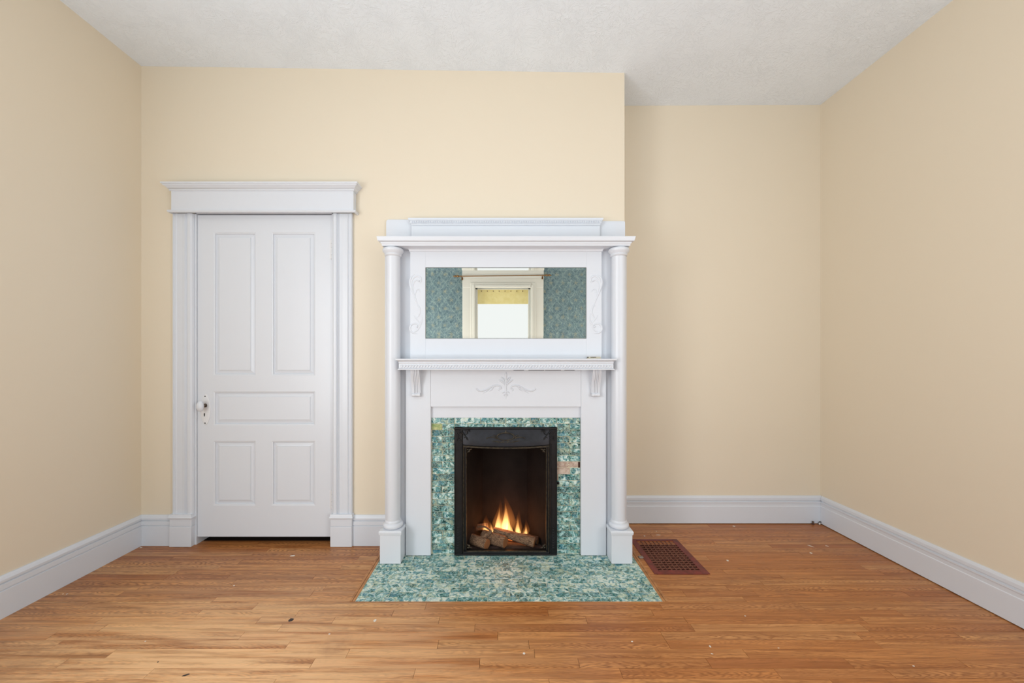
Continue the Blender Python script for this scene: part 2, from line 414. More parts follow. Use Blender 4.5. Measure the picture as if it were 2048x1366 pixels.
# floor --------------------------------------------------------------
floor = sroot('floor', 'narrow strip oak floor, worn and honey brown, running wall to wall', 'floor')
obj('subfloor', B(XL, XR, YB, 3.15, -.06, -.0135), M_DARK, floor)
PW = .0487; Y0 = 1.419
HX0, HX1, HY = -.745, .822, 1.869    # hearth cut-out, border included
REG = (.850, 1.158, 2.103, 2.507)
J = [(461,1150),(629,1153.5),(432,1196),(514,1209),(595,1226),(668,1239),(487,1267),(577.6,1286.8),(625,1326),(695.5,1307),(304,1341.5),(550,1362),
     (949.5,1256),(995.6,1271.4),(876,1288.5),(1069,1308),(1158,1327.8),(1241.7,1344.9),(1096,1225),(1173,1240.6),(1337,1290),
     (1450.5,1172),(1508.5,1184),(1793,1221.5),(1909,1266),(1490,1305),(1697.6,1325.5),(1554.5,1346),(1660,1359.6)]
joint = {}
for px, py in J:
    Y = 912/(py-715); k = math.floor((Y-Y0)/PW); joint.setdefault(k, []).append((px-1002)*Y/F)
rnd = random.Random(3)
def plank_bm(bm, x0, x1, y0, y1):
    return bx(bm, x0+.0006, x1-.0006, y0+.00045, y1-.00045, -.013, rnd.uniform(-.0004, .0002), bev=0)
spans_rows = []
for k in range(-9, 34):
    y0 = Y0 + k*PW; y1 = y0 + PW
    spans = [(XL, XR)]
    if y1 > HY + .001: spans = [(XL, HX0), (HX1, XR)]
    if y0 < HY < y1: spans = None; yy = HY
    if y0 >= YW - .02: spans = ([(DX0, DX1)] if y0 < 2.46 else []) + ([(XC, XR)] if y0 < YR else [])
    segs = []
    xs = [XL]; fixed = sorted(joint.get(k, []))
    x = XL + rnd.uniform(.25, .9)
    while x < XR - .15:
        nxt = [f for f in fixed if abs(f-x) < .33]
        if nxt: x = nxt[0]; fixed = [f for f in fixed if f > x]
        if x - xs[-1] > .16: xs.append(x)
        x += rnd.uniform(.65, 1.25)
    xs.append(XR)
    for f in joint.get(k, []):
        if min(abs(f-q) for q in xs) > .15: xs.append(f)
    xs = sorted(xs)
    if spans is None:
        parts = [(XL, XR, y0, HY), (XL, HX0, HY, y1), (HX1, XR, HY, y1)]
        parts = [(XL, XR, y0, HY)] ; extra = [(XL, HX0, HY, y1), (HX1, XR, HY, y1)]
    else: parts = [(a, b, y0, y1) for a, b in spans]; extra = []
    for a, b, ya, yb in parts + extra:
        if REG[2]+.004 < yb and ya < REG[3]-.004 and a >= HX1 - .01: rg = True
        else: rg = False
        for s, e in zip(xs, xs[1:]):
            s2, e2 = max(s, a), min(e, b)
            if e2 - s2 < .02: continue
            if rg and s2 < REG[1]-.02 and e2 > REG[0]+.02:
                for s3, e3 in ((s2, REG[0]+.012), (REG[1]-.012, e2)):
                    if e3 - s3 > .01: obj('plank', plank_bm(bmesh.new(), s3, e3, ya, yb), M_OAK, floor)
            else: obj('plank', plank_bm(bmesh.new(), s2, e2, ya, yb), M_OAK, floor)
bm = bmesh.new(); k = -10
while Y0 + (k+1)*PW > YB:
    y0 = Y0 + k*PW; x = XL
    while x < XR:
        e = min(XR, x + rnd.uniform(.6, 1.3)); plank_bm(bm, x, e, max(y0, YB), y0+PW); x = e
    k -= 1
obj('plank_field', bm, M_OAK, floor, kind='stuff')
# dark nib under the register and border strips round the hearth
for x0, x1 in ((HX0, HX0+.012), (HX0+.013, HX0+.026)):
    obj('border_strip', B(x0, x1, HY, 2.415, -.013, .003 if x0 == HX0 else .0015, bev=.001), M_BORDER, floor)
for x0, x1 in ((HX1-.026, HX1-.013), (HX1-.012, HX1)):
    obj('border_strip', B(x0, x1, HY, 2.415, -.013, .003 if x0 > HX1-.02 else .0015, bev=.001), M_BORDER, floor)
def blot(cx, cy, rx, ry, rot, h=.0006, n=9, rr=rnd):
    bm = bmesh.new(); c, s = math.cos(rot), math.sin(rot)
    pts = [(rx*math.cos(a)*rr.uniform(.7, 1.15), ry*math.sin(a)*rr.uniform(.7, 1.15)) for a in [2*math.pi*i/n for i in range(n)]]
    lo = [bm.verts.new((cx+x*c-y*s, cy+x*s+y*c, -.001)) for x, y in pts]; hi = [bm.verts.new((cx+(x*c-y*s)*.9, cy+(x*s+y*c)*.9, h)) for x, y in pts]
    bm.faces.new(hi); bm.faces.new(lo[::-1])
    for i in range(n): bm.faces.new((lo[i], lo[(i+1) % n], hi[(i+1) % n], hi[i]))
    return bm
for px, py, lx, ly, ro in [(1455,1121,4,3,0),(1621,1092,9,1.5,-.9),(1654,1092,6,1.2,-.9),(1622,1106,4.5,2.5,0),(1468,1052.5,4,2,0),(1313,1062.5,1.5,1.5,0),(1289,1072,3,1.5,.5),
                     (1317,1070,9,1,0),(1420,1293,4,4,0),(1424,1307.5,4,1.5,-.5),(1557,1296,3,1.5,0),(1490.5,1232,2.5,2,0),(282,1095,4,2,0),(468,1171,3,1.8,0),(659,1268,4,2,0),
                     (585,1111.5,9,2,.1),(1264,1283,4,2,0),(1827,1332,4,2,0),(134,1188,3,2,0),(126,1188,2,1.5,0),(291,1282.5,2.5,2,0),(1048,1307,5,4,0),(750,1241,6,5,0)]:
    Y = 912/(py-715); X = (px-1002)*Y/F
    obj('paint_fleck', blot(X, Y, .6*lx*Y/F, .6*ly*Y/F*Y/1.2, ro), M_CHIP, floor)
for px, py, lx, ly in [(582, 1240, 6, 4), (372, 1350, 7, 2.2), (316, 1324, 1.6, 1.6)]:
    Y = 912/(py-715); obj('burn_mark', blot((px-1002)*Y/F, Y, lx*Y/F, ly*Y/F*Y/1.2, .4, n=11), M_STAIN, floor)
Y = 912/(1115-715); X = (1281-1002)*Y/F
obj('metal_tab', B(X-.012, X+.016, Y-.012, Y+.012, -.002, .006, bev=.002), M_LATCH, floor)

# ceiling ------------------------------------------------------------
bm = bmesh.new()
g4 = [(XL-.15, 3.073), (XC, 3.027), (XR+.15, 3.033)]
vs = [[bm.verts.new((x, y, z)) for x, z in g4] for y in (YB-.1, 3.1)] + [[bm.verts.new((x, y, 3.25)) for x, z in g4] for y in (YB-.1, 3.1)]
for i in (0, 1):
    bm.faces.new((vs[0][i], vs[0][i+1], vs[1][i+1], vs[1][i])); bm.faces.new((vs[2][i], vs[2][i+1], vs[3][i+1], vs[3][i]))
    bm.faces.new((vs[0][i], vs[0][i+1], vs[2][i+1], vs[2][i])); bm.faces.new((vs[1][i], vs[1][i+1], vs[3][i+1], vs[3][i]))
bm.faces.new((vs[0][0], vs[1][0], vs[3][0], vs[2][0])); bm.faces.new((vs[0][2], vs[1][2], vs[3][2], vs[2][2]))
struct('ceiling', bm, M_CEIL, 'white ceiling with a stomped swirl plaster texture over the whole room', 'ceiling')

# walls --------------------------------------------------------------
struct('wall_left', B(XL-.12, XL, YB, YW+.12, 0, TOP), M_WALL, 'plain cream wall on the left, without a door', 'wall')
struct('wall_right', B(XR, XR+.12, YB, YR+.12, 0, TOP), M_WALL, 'plain cream wall on the right, beside the recess', 'wall')
struct('wall_recess', B(XC-.06, XR, YR, YR+.12, 0, TOP), M_WALL, 'cream wall set back in the recess right of the fireplace', 'wall')
bm = bmesh.new()
FX0, FX1, FZ = -.24, .305, .70
bx(bm, XL, DX0, YW, YW+.12, 0, TOP); bx(bm, DX0, DX1, YW, YW+.12, DZ, TOP); bx(bm, DX1, FX0, YW, YW+.12, 0, TOP)
bx(bm, FX0, FX1, YW, YW+.12, FZ, TOP); bx(bm, FX1, XC, YW, YW+.12, 0, TOP); bx(bm, XC-.06, XC, YW+.12, YR, 0, TOP)
struct('wall_chimney', bm, M_WALL, 'cream chimney wall that holds the door and the mantelpiece', 'wall')
bm = bmesh.new()
bx(bm, DX0-.1, DX0-.02, YW+.12, 3.1, 0, 2.4); bx(bm, DX1+.02, DX1+.1, YW+.12, 3.1, 0, 2.4); bx(bm, DX0-.1, DX1+.1, 3.1, 3.18, 0, 2.4); bx(bm, DX0-.1, DX1+.1, YW+.12, 3.18, 2.4, 2.48)
struct('wall_closet', bm, M_VOID, 'unlit closet space seen only through the gap under the door', 'wall')

# wall behind the camera, seen in the mirror
WX0, WX1, WZ0, WZ1 = -.39, .449, .55, 2.262
bm = bmesh.new()
bx(bm, XL-.12, WX0, YB-.12, YB, 0, TOP); bx(bm, WX1, XR+.12, YB-.12, YB, 0, TOP); bx(bm, WX0, WX1, YB-.12, YB, WZ1, TOP); bx(bm, WX0, WX1, YB-.12, YB, 0, WZ0)
struct('wall_rear', bm, M_PAPER, 'blue floral papered wall reflected in the mantel mirror', 'wall')
win = sroot('window_1', 'white cased window with a yellow valance, seen in the mirror', 'window')
def rearbox(x0, x1, z0, z1, d, d0=0): return B(x0, x1, YB+d0, YB+d, z0, z1, bev=.003)
for s in (0, 1):
    a, b = ((-.588, WX0), (WX1, .648))[s]
    bm = bmesh.new(); bx(bm, a, b, YB, YB+.022, .45, 2.40, bev=.003)
    i0, i1 = ((b-.075, b-.01), (a+.01, a+.075))[s]; bx(bm, i0, i1, YB+.02, YB+.034, .45, 2.34, bev=.004)
    i0, i1 = ((b-.04, b-.01), (a+.01, a+.04))[s]; bx(bm, i0, i1, YB+.03, YB+.046, .45, 2.30, bev=.004)
    obj('side_casing', bm, M_CASE, win)
bm = bmesh.new(); bx(bm, -.588, .648, YB, YB+.026, WZ1, 2.40, bev=.003); bx(bm, -.40, .46, YB+.02, YB+.036, WZ1+.005, 2.335, bev=.004); bx(bm, -.39, .45, YB+.03, YB+.047, WZ1+.005, 2.30, bev=.004)
obj('head_casing', bm, M_CASE, win)
bm = bmesh.new(); bx(bm, -.592, .652, YB, YB+.03, 2.40, 2.47, bev=.002)
sweep(bm, [(0, 2.465), (.01, 2.47), (.016, 2.49), (.034, 2.51), (.04, 2.53), (0, 2.53)], [(.65, YB), (.65, YB+.03), (-.59, YB+.03), (-.59, YB)][::-1])
obj('cornice', bm, M_CASE, win)
bm = bmesh.new(); bx(bm, WX0, WX0+.03, YB-.11, YB-.02, WZ0, WZ1); bx(bm, WX1-.03, WX1, YB-.11, YB-.02, WZ0, WZ1); bx(bm, WX0, WX1, YB-.11, YB-.02, WZ1-.014, WZ1); bx(bm, WX0, WX1, YB-.11, YB+.04, WZ0, WZ0+.03)
obj('sash', bm, M_CASE, win)
obj('pane', B(WX0+.02, WX1-.02, YB-.085, YB-.081, WZ0+.02, WZ1-.01), M_GLASS, win)
val = obj('valance', B(WX0+.012, WX1-.005, YB-.05, YB-.045, 2.024, 2.245), M_SHADE, win, 'short yellow cloth valance across the top of the window')
bm = bmesh.new()
for i in range(9):
    x = -.30 + i*.0905; ball(bm, (x, YB-.043, 2.222), .0075, .003, .0075, 8, 6)
obj('hook', bm, M_PLUG, val)
rod = thing('curtain_rod', 'thin bronze curtain rod over the window reflected in the mirror', 'curtain rod', (0, YB, 2.43))
bm = bmesh.new(); tube3(bm, [(-.62, YB+.1, 2.422), (.66, YB+.1, 2.436)], [.0085, .0085], 12); obj('pole', bm, M_BRASS, rod, smooth=50)
for s, x, z in ((-1, -.62, 2.422), (1, .66, 2.436)):
    bm = bmesh.new()
    for k, r in enumerate((.012, .02, .013, .018, .009)): ball(bm, (x+s*(.012+.019*k), YB+.1, z), .013, r, r, 12, 8)
    obj('finial', bm, M_BRASS, rod, smooth=60)
    bm = bmesh.new(); bx(bm, x-s*.03-.006, x-s*.03+.006, YB, YB+.1, z-.018, z-.008); bx(bm, x-s*.03-.012, x-s*.03+.012, YB, YB+.032, z-.045, z+.0, bev=.002)
    obj('bracket', bm, M_BRASS, rod)

# baseboards -----------------------------------------------------------
TB = .192
def bb_prof(th, h=TB, kind=0):
    if kind == 0: # two-step cap (left side of the room)
        return [(0,0),(th,0),(th,h-.068),(th-.006,h-.0655),(th-.006,h-.063),(th-.001,h-.060),(th-.002,h-.037),(th-.010,h-.0345),(th-.010,h-.031),(th-.003,h-.028),(th-.003,h-.018),(th-.008,h-.008),(th-.013,h),(0,h)]
    return [(0,.005),(th,.005),(th,h-.074),(th-.003,h-.070),(th-.003,h-.052),(th-.0005,h-.048),(th-.0005,h-.042),(th-.009,h-.0395),(th-.009,h-.035),(th-.003,h-.030),(th-.004,h-.014),(th-.011,h),(0,h)]
CO, CI = -2.093, -.949     # door casing outer edges
PBY = YW - .033
bm = sweep(bmesh.new(), bb_prof(.020), [(CO+.006, YW), (XL, YW), (XL, YB)][::-1]); 
struct('baseboard_left', bm, M_TRIM, 'white moulded baseboard along the left wall, turning to the door casing', 'baseboard')
bm = sweep(bmesh.new(), bb_prof(.020), [(CI-.004, YW), (-.735, YW)])
struct('baseboard_chimney', bm, M_TRIM, 'short white baseboard between door casing and mantelpiece', 'baseboard')
bm = sweep(bmesh.new(), bb_prof(.018, .200, 1), [(XC, YR), (XR-.0005, YR)])
struct('baseboard_recess', bm, M_TRIM, 'white baseboard along the back of the recess, dark gap beneath', 'baseboard')
bm = sweep(bmesh.new(), bb_prof(.016, .200, 1), [(XR, YR-.017), (XR, YB)])
struct('baseboard_right', bm, M_TRIM, 'long white baseboard along the right wall', 'baseboard')

# door casing ------------------------------------------------------------
cas = sroot('trim_1', 'white fluted door casing with plinth blocks and a moulded cornice head', 'door casing')
yc = YW - .024
def casing_plan(x0, x1, mir):
    w_ = x1 - x0
    pts = [(0, 0), (0, .018), (.004, .023), (.010, .024), (.012, .020), (.020, .019), (.024, .024), (.030, .019), (.060, .019), (.078, .021), (.082, .017), (.088, .025), (.094, .018), (.098, .025), (.106, .026), (w_-.012, .026), (w_-.004, .020), (w_, .012), (w_, 0)]
    if mir: pts = [(w_-a, d) for a, d in pts][::-1]
    return [(x0+a, YW-d) for a, d in pts]
obj('side_casing', vprofile(bmesh.new(), casing_plan(CO, DX0, False), .205, 2.118), M_TRIM, cas)
obj('side_casing', vprofile(bmesh.new(), casing_plan(DX1, CI, True), .198, 2.118), M_TRIM, cas)
for x0, x1 in ((CO-.008, DX0+.001), (DX1-.006, CI+.004)):
    bm = bmesh.new(); bx(bm, x0, x1, YW-.036, YW, 0, .128, bev=.002); bx(bm, x0, x1, YW-.034, YW, .128, .178, bev=.003)
    sweep(bm, [(0, .175), (.005, .178), (.007, .186), (.003, .192), (0, .205), (-.02, .205), (-.02, .175)], [(x0, YW-.001), (x0, YW-.034), (x1, YW-.034), (x1, YW-.001)])
    obj('plinth_block', bm, M_TRIM, cas)
obj('frieze_board', B(-2.078, -.929, YW-.048, YW, 2.128, 2.262, bev=.002), M_TRIM, cas)
bm = sweep(bmesh.new(), [(0, 2.112), (.008, 2.113), (.012, 2.120), (.010, 2.127), (0, 2.130)], [(-2.085, YW), (-2.085, YW-.045), (-.925, YW-.045), (-.925, YW)])
obj('bead', bm, M_TRIM, cas, smooth=40)
bm = sweep(bmesh.new(), [(0, 2.248), (.006, 2.249), (.007, 2.256), (.011, 2.258), (.015, 2.266), (.026, 2.274), (.030, 2.277), (.031, 2.281), (.036, 2.283), (.037, 2.291), (0, 2.291)], [(-2.078, YW), (-2.078, YW-.048), (-.929, YW-.048), (-.929, YW)])
obj('cornice', bm, M_TRIM, cas, smooth=40)
bm = bmesh.new(); bx(bm, DX0-.001, DX0+.010, YW-.004, YW+.12, 0, DZ); bx(bm, DX1-.010, DX1+.001, YW-.004, YW+.12, 0, DZ); bx(bm, DX0, DX1, YW-.004, YW+.12, 2.122, DZ+.004)
obj('jamb', bm, M_TRIM, cas)

# door ---------------------------------------------------------------------
door = sroot('door_1', 'white five panel wooden door with oval knob, dark gap beneath it', 'door')
SX0, SX1, SZ0, SZ1, DY, DT = -1.951, -1.087, .048, 2.116, YW+.004, .035
def X_(p): return (p-1002)*DY/F
def Z_(p): return 1.2-(p-715)*DY/F
pan = [(427.0, 511, 464.5, 751), (543, 630, 464.5, 751), (427, 629.5, 783, 850.5), (427, 511.5, 882.5, 1011), (543.5, 630.5, 882, 1010.5)]
xs = [X_(427), X_(511.3), X_(543.2), X_(630.2)]; zs = [Z_(464.5), Z_(751), Z_(783), Z_(850.5), Z_(882), Z_(1011)]
bm = bmesh.new()
for a in ((SX0, xs[0]), (xs[3], SX1)): bx(bm, a[0], a[1], DY, DY+DT, SZ0, SZ1)
for z0, z1 in ((zs[0], SZ1), (zs[2], zs[1]), (zs[4], zs[3]), (SZ0, zs[5])): bx(bm, xs[0], xs[3], DY, DY+DT, z0, z1)
for z0, z1 in ((zs[1], zs[0]), (zs[5], zs[4])): bx(bm, xs[1], xs[2], DY, DY+DT, z0, z1)
bmesh.ops.remove_doubles(bm, verts=bm.verts, dist=.0001)
obj('slab', bm, M_TRIM, door)
def raised(x0, x1, z0, z1, field=.034):
    bm = bmesh.new(); loops = []
    for ins, d in ((0, 0), (.004, .0025), (.008, .0032), (.010, .011), (.012, .013), (field, .0075), (field+.001, .0035)):
        loops.append([bm.verts.new((x, DY+d, z)) for x, z in ((x0+ins, z0+ins), (x1-ins, z0+ins), (x1-ins, z1-ins), (x0+ins, z1-ins))])
    for a, b in zip(loops, loops[1:]):
        for i in range(4): bm.faces.new((a[i], a[(i+1) % 4], b[(i+1) % 4], b[i]))
    bm.faces.new(loops[-1])
    back = [bm.verts.new((x, DY+.02, z)) for x, z in ((x0, z0), (x1, z0), (x1, z1), (x0, z1))]
    for i in range(4): bm.faces.new((back[i], back[(i+1) % 4], loops[0][(i+1) % 4], loops[0][i]))
    bm.faces.new(back[::-1]); return bm
for c in ((xs[0], xs[1], zs[1], zs[0]), (xs[2], xs[3], zs[1], zs[0]), (xs[0], xs[3], zs[3], zs[2]), (xs[0], xs[1], zs[5], zs[4]), (xs[2], xs[3], zs[5], zs[4])):
    obj('panel', raised(*c), M_TRIM, door)
# escutcheon
ex, ez = X_(411.5), Z_(819)
bm = bmesh.new(); n = 40; L = []
for sc, d in ((1, 0), (.97, -.003), (.86, -.0045)):
    L.append([bm.verts.new((ex + .032*sc*math.cos(t)*(1 if abs(math.sin(t)) < .8 else .92), DY+d, ez + .1*sc*math.sin(t))) for t in [2*math.pi*i/n for i in range(n)]])
for a, b in zip(L, L[1:]):
    for i in range(n): bm.faces.new((a[i], a[(i+1) % n], b[(i+1) % n], b[i]))
bm.faces.new(L[-1]); bm.faces.new(L[0][::-1])
esc = obj('escutcheon', bm, M_WORN, door, 'long oval escutcheon, white paint chipped at its edge', smooth=30)
for dz in (.085, -.087):
    bm = bmesh.new(); ball(bm, (ex-.001, DY-.0045, ez+dz), .0042, .002, .0042, 10, 6); obj('screw', bm, M_HOLE, esc)
kx, kz = X_(410), Z_(829)
bm = bmesh.new(); ball(bm, (kx, DY-.0046, kz+.004), .0048, .001, .0048, 10, 6); bx(bm, kx-.0026, kx+.0026, DY-.0056, DY-.004, kz-.011, kz+.002); obj('keyhole', bm, M_HOLE, esc)
px_, pz_ = (407-1002)*2.425/F, 1.2-(811.5-715)*2.425/F
bm = bmesh.new(); tube3(bm, [(px_, DY, pz_), (px_, DY-.008, pz_), (px_, DY-.009, pz_), (px_, DY-.04, pz_)], [.013, .012, .008, .009], 16)
obj('spindle', bm, M_STEEL, door, smooth=40)
bm = bmesh.new(); ball(bm, (px_, DY-.046, pz_), .021, .016, .035, 24, 16); obj('door_knob', bm, M_TRIM, door, 'white painted oval door knob', smooth=60)
obj('latch_strike', B(SX0-.008, SX0+.004, DY-.003, DY+.02, Z_(819), Z_(811)), M_STEEL, door)
for za, zb in ((480, 518), (980, 1017)):
    bm = bmesh.new(); z1, z0 = Z_(za), Z_(zb); hx = SX1 + .001; st = (z1-z0)/5
    for i in range(5): tube3(bm, [(hx, DY-.003, z0+st*i+.001), (hx, DY-.003, z0+st*(i+1)-.001)], [.0065, .0065], 12)
    ball(bm, (hx, DY-.003, z1+.004), .005, .005, .006, 10, 6); ball(bm, (hx, DY-.003, z0-.004), .005, .005, .006, 10, 6)
    bx(bm, hx-.016, hx, DY-.002, DY+.002, z0, z1)
    obj('hinge', bm, M_WORN, door, smooth=40)

# ------------------------------------------------------------------ hearth
CM = .0295  # centre line of the mantelpiece
hearth = thing('hearth', 'flush hearth of pale teal mottled tiles in front of the fireplace', 'hearth', (CM, 2.1, 0))
obj('grout_bed', B(HX0+.026, HX1-.026, HY, YW-.02, -.013, -.0012), M_GROUT, hearth)
tm = {}
def tile(root, wd, ht, dp, x, y, z, mat, flat, name='tile', tilt=0):
    """shared meshes: one per size"""
    key = (round(wd, 3), round(ht, 3), flat, mat.name)
    if key not in tm:
        bm = bmesh.new()
        if flat: bx(bm, -wd/2, wd/2, -ht/2, ht/2, -dp, 0, bev=.0009)
        else: bx(bm, -wd/2, wd/2, 0, dp, -ht/2, ht/2, bev=.0009)
        bmesh.ops.recalc_face_normals(bm, faces=bm.faces)
        me = bpy.data.meshes.new('tile'); bm.to_mesh(me); bm.free(); me.materials.append(mat); tm[key] = me
    o = bpy.data.objects.new(name, tm[key]); COL.objects.link(o); o.parent = root
    o.location = Vector((x, y, z)) - parent_loc(root); o.rotation_euler = (rnd.uniform(-tilt, tilt), rnd.uniform(-tilt, tilt), 0)
    return o
rnd = random.Random(11)
hx0, hx1 = HX0+.027, HX1-.027; TW, TH = .1525, .0388; GP = .0024
y = HY + .001; row = 0
while y < YW - .03:
    ht = .034 if row == 0 else TH
    x = hx0 - rnd.choice((.0, .04, .076, .11, .13)); y1 = min(y+ht, YW-.022)
    while x < hx1 - .006:
        a, b = max(x, hx0), min(x+TW, hx1)
        if b - a > .01: tile(hearth, b-a-GP, y1-y-GP, .012, (a+b)/2, (y+y1)/2, rnd.uniform(-.0004, .0004), M_HTILE, True, tilt=.004)
        x += TW
    y = y1 + .0002; row += 1

# ------------------------------------------------------------------ tile surround
sur = thing('tile_surround', 'teal mottled brick tile surround framing the black iron insert, tiles missing at right', 'tile surround', (CM, 2.33, 0))
SY = 2.318; tx0, tx1 = CM-.4545, CM+.4545; ix0, ix1 = -.283, .340; TZ = .834
bm = bmesh.new(); bx(bm, tx0-.03, FX0, SY+.0035, YW, 0, TZ-.003); bx(bm, FX1, tx1+.03, SY+.0035, YW, 0, TZ-.003); bx(bm, FX0, FX1, SY+.0035, YW, FZ, TZ-.003)
obj('grout_bed', bm, M_GROUT, sur)
def wt(a, b, zt, zb, m=M_TILE): return tile(sur, b-a-.003, zt-zb-.0026, .012, (a+b)/2, SY+rnd.uniform(-.0008, .0012), (zt+zb)/2, m, False, tilt=.006)
hL, hR = at(884.3, 0, SY)[0], at(1139.2, 0, SY)[0]
rowh = .0384; r = 0; zt = TZ
while zt > .004:
    zb = max(zt-rowh, .002)
    if r == 0:
        e = [tx0]+[at(p, 0, SY)[0] for p in (909, 961, 1011, 1061, 1113.5)]+[tx1]
        for a, b in zip(e, e[1:]): wt(a, b, zt, zb)
    elif r == 1:
        e = [tx0]+[at(p, 0, SY)[0] for p in (884.3, 908.5, 936, 986, 1037.5, 1088, 1115, 1139.5)]+[tx1]
        for i, (a, b) in enumerate(zip(e, e[1:])): 
            o = wt(a, b, zt, zb, M_GTILE if i == 0 else M_TILE)
            if i == 0: o['label'] = 'yellow green tile unlike the teal ones'
    else:
        if r % 2 and r < 9 or r in (11, 15, 18): wt(tx0+rnd.uniform(0, .004), hL, zt, zb); wt(hL, ix0+.004, zt, zb)
        else: wt(tx0+rnd.uniform(.002, .006), ix0+.004, zt, zb)
        if r == 7: pass
        elif r == 8: wt(hR+.003, tx1, zt, zb)
        elif r in (3, 5, 10, 13, 17): wt(ix1-.004, hR, zt, zb); wt(hR, tx1, zt, zb)
        elif r == 9: wt(ix1+.006, tx1, zt, zb)
        else: wt(ix1-.004, tx1, zt, zb)
    zt = zb; r += 1
z7 = TZ-7*rowh
bm = bmesh.new(); nx, nz = 9, 6; rr = random.Random(5)
def patch(x0, x1, z0, z1, d):
    bm = bmesh.new(); V = [[bm.verts.new((x0+(x1-x0)*i/nx, SY+d+rr.uniform(-.0012, .0012), z0+(z1-z0)*j/nz)) for i in range(nx+1)] for j in range(nz+1)]
    for j in range(nz):
        for i in range(nx): bm.faces.new((V[j][i], V[j][i+1], V[j+1][i+1], V[j+1][i]))
    res = bmesh.ops.extrude_face_region(bm, geom=list(bm.faces)); bmesh.ops.translate(bm, verts=[v for v in res['geom'] if isinstance(v, bmesh.types.BMVert)], vec=(0, .008, 0)); return bm
obj('mortar_patch', patch(ix1-.01, hR-.004, z7-rowh+.001, z7-.001, .0028), M_MORTAR, sur, 'bare pinkish mortar where a tile is missing')
obj('mortar_patch', patch(hR-.002, tx1-.014, z7-rowh+.003, z7-.001, .0024), M_MORTAR, sur)
obj('mortar_patch', patch(ix1-.01, hR+.001, z7-2*rowh-.001, z7-rowh-.0005, .0024), M_MORTAR, sur)
obj('mortar_patch', patch(ix1-.004, ix1+.01, z7-3*rowh, z7-2*rowh, .001), M_MORTAR, sur)
obj('chipped_hole', B(tx1-.013, tx1-.001, SY+.002, SY+.006, z7-rowh+.001, z7-.003, bev=.001), mat_simple('chipped_brown', rgb(70, 42, 34), .9), sur)
bm = bmesh.new(); ball(bm, (ix1+.008, SY-.001, z7-3.4*rowh), .008, .006, .010, 12, 8); obj('bolt', bm, M_IRON, sur, smooth=60)

# ------------------------------------------------------------------ mantelpiece
man = thing('mantelpiece', 'tall white painted mantelpiece with two round columns, mirror and two shelves', 'mantelpiece', (CM, 2.35, 0))
FY = 2.297   # face of the lower boards
def mo(name, bm, smooth=None, mat=None, label=None, parent=None): return obj(name, bm, mat or M_TRIM, parent or man, label, smooth=smooth)
# backing stiles against the wall
for s in (-1, 1): mo('stile', B(*sorted((CM+s*.56, CM+s*.735)), 2.312, YW, .0, 1.86, bev=.001))
# upper back board and frieze
bm = bmesh.new(); vsf = [(CM-.760+.014, 2.078), (CM-.760+.003, 2.073), (CM-.760, 2.060), (CM-.760, 1.88), (CM+.760, 1.88), (CM+.760, 2.060), (CM+.757, 2.066), (CM+.752, 2.068)]
f0 = [bm.verts.new((x, 2.418, z)) for x, z in vsf]; f1 = [bm.verts.new((x, YW, z)) for x, z in vsf]
bm.faces.new(f0); bm.faces.new(f1[::-1])
for i in range(len(vsf)): bm.faces.new((f0[i], f0[(i+1) % len(vsf)], f1[(i+1) % len(vsf)], f1[i]))
mo('back_board', bm)
mo('frieze_board', B(CM-.595, CM+.595, 2.398, 2.42, 1.88, 2.060, bev=.001))
bm = sweep(bmesh.new(), [(0, 2.030), (.006, 2.032), (.008, 2.040), (.013, 2.044), (.013, 2.056), (.021, 2.062), (.023, 2.067), (.023, 2.073), (0, 2.073)], [(CM-.588, 2.42), (CM-.588, 2.398), (CM+.588, 2.398), (CM+.588, 2.42)])
bead = mo('crown_moulding', bm, 40)
bm = bmesh.new(); n = 108
for i in range(n):
    x = CM-.592 + 1.184*(i+.5)/n; bx(bm, x-.0034, x+.0034, 2.380, 2.388, 2.0445, 2.0565, bev=.0012)
obj('dentil_band', bm, M_TRIM, bead, 'row of tiny carved dentils', kind='stuff')
# upper shelf
bm = sweep(bmesh.new(), [(0, 1.852), (.092, 1.852), (.094, 1.862), (.098, 1.866), (.099, 1.872), (.110, 1.876), (.113, 1.882), (.114, 1.892), (.116, 1.896), (.116, 1.900), (0, 1.900)],
           [(CM-.632, YW), (CM-.632, 2.308), (CM+.632, 2.308), (CM+.632, YW)])
mo('upper_shelf', bm, 40)
mo('shelf_bed', B(CM-.63, CM+.63, 2.30, YW, 1.853, 1.899))
bm = sweep(bmesh.new(), [(0, 1.836), (.004, 1.838), (.006, 1.846), (.012, 1.853), (0, 1.853)], [(CM-.577, YW), (CM-.577, 2.289), (CM+.577, 2.289), (CM+.577, YW)]); mo('bed_moulding', bm, 40)
# mirror board: four boards round the glass
MX0, MX1, MZ0, MZ1, MY = CM-.484, CM+.484, 1.3147, 1.742, 2.289
bm = bmesh.new(); bx(bm, CM-.577, MX0, MY, YW-.03, 1.18, 1.853, bev=.001); bx(bm, MX1, CM+.577, MY, YW-.03, 1.18, 1.853, bev=.001)
bx(bm, MX0, MX1, MY, YW-.03, MZ1, 1.853); bx(bm, MX0, MX1, MY, YW-.03, 1.18, MZ0)
mo('mirror_board', bm)
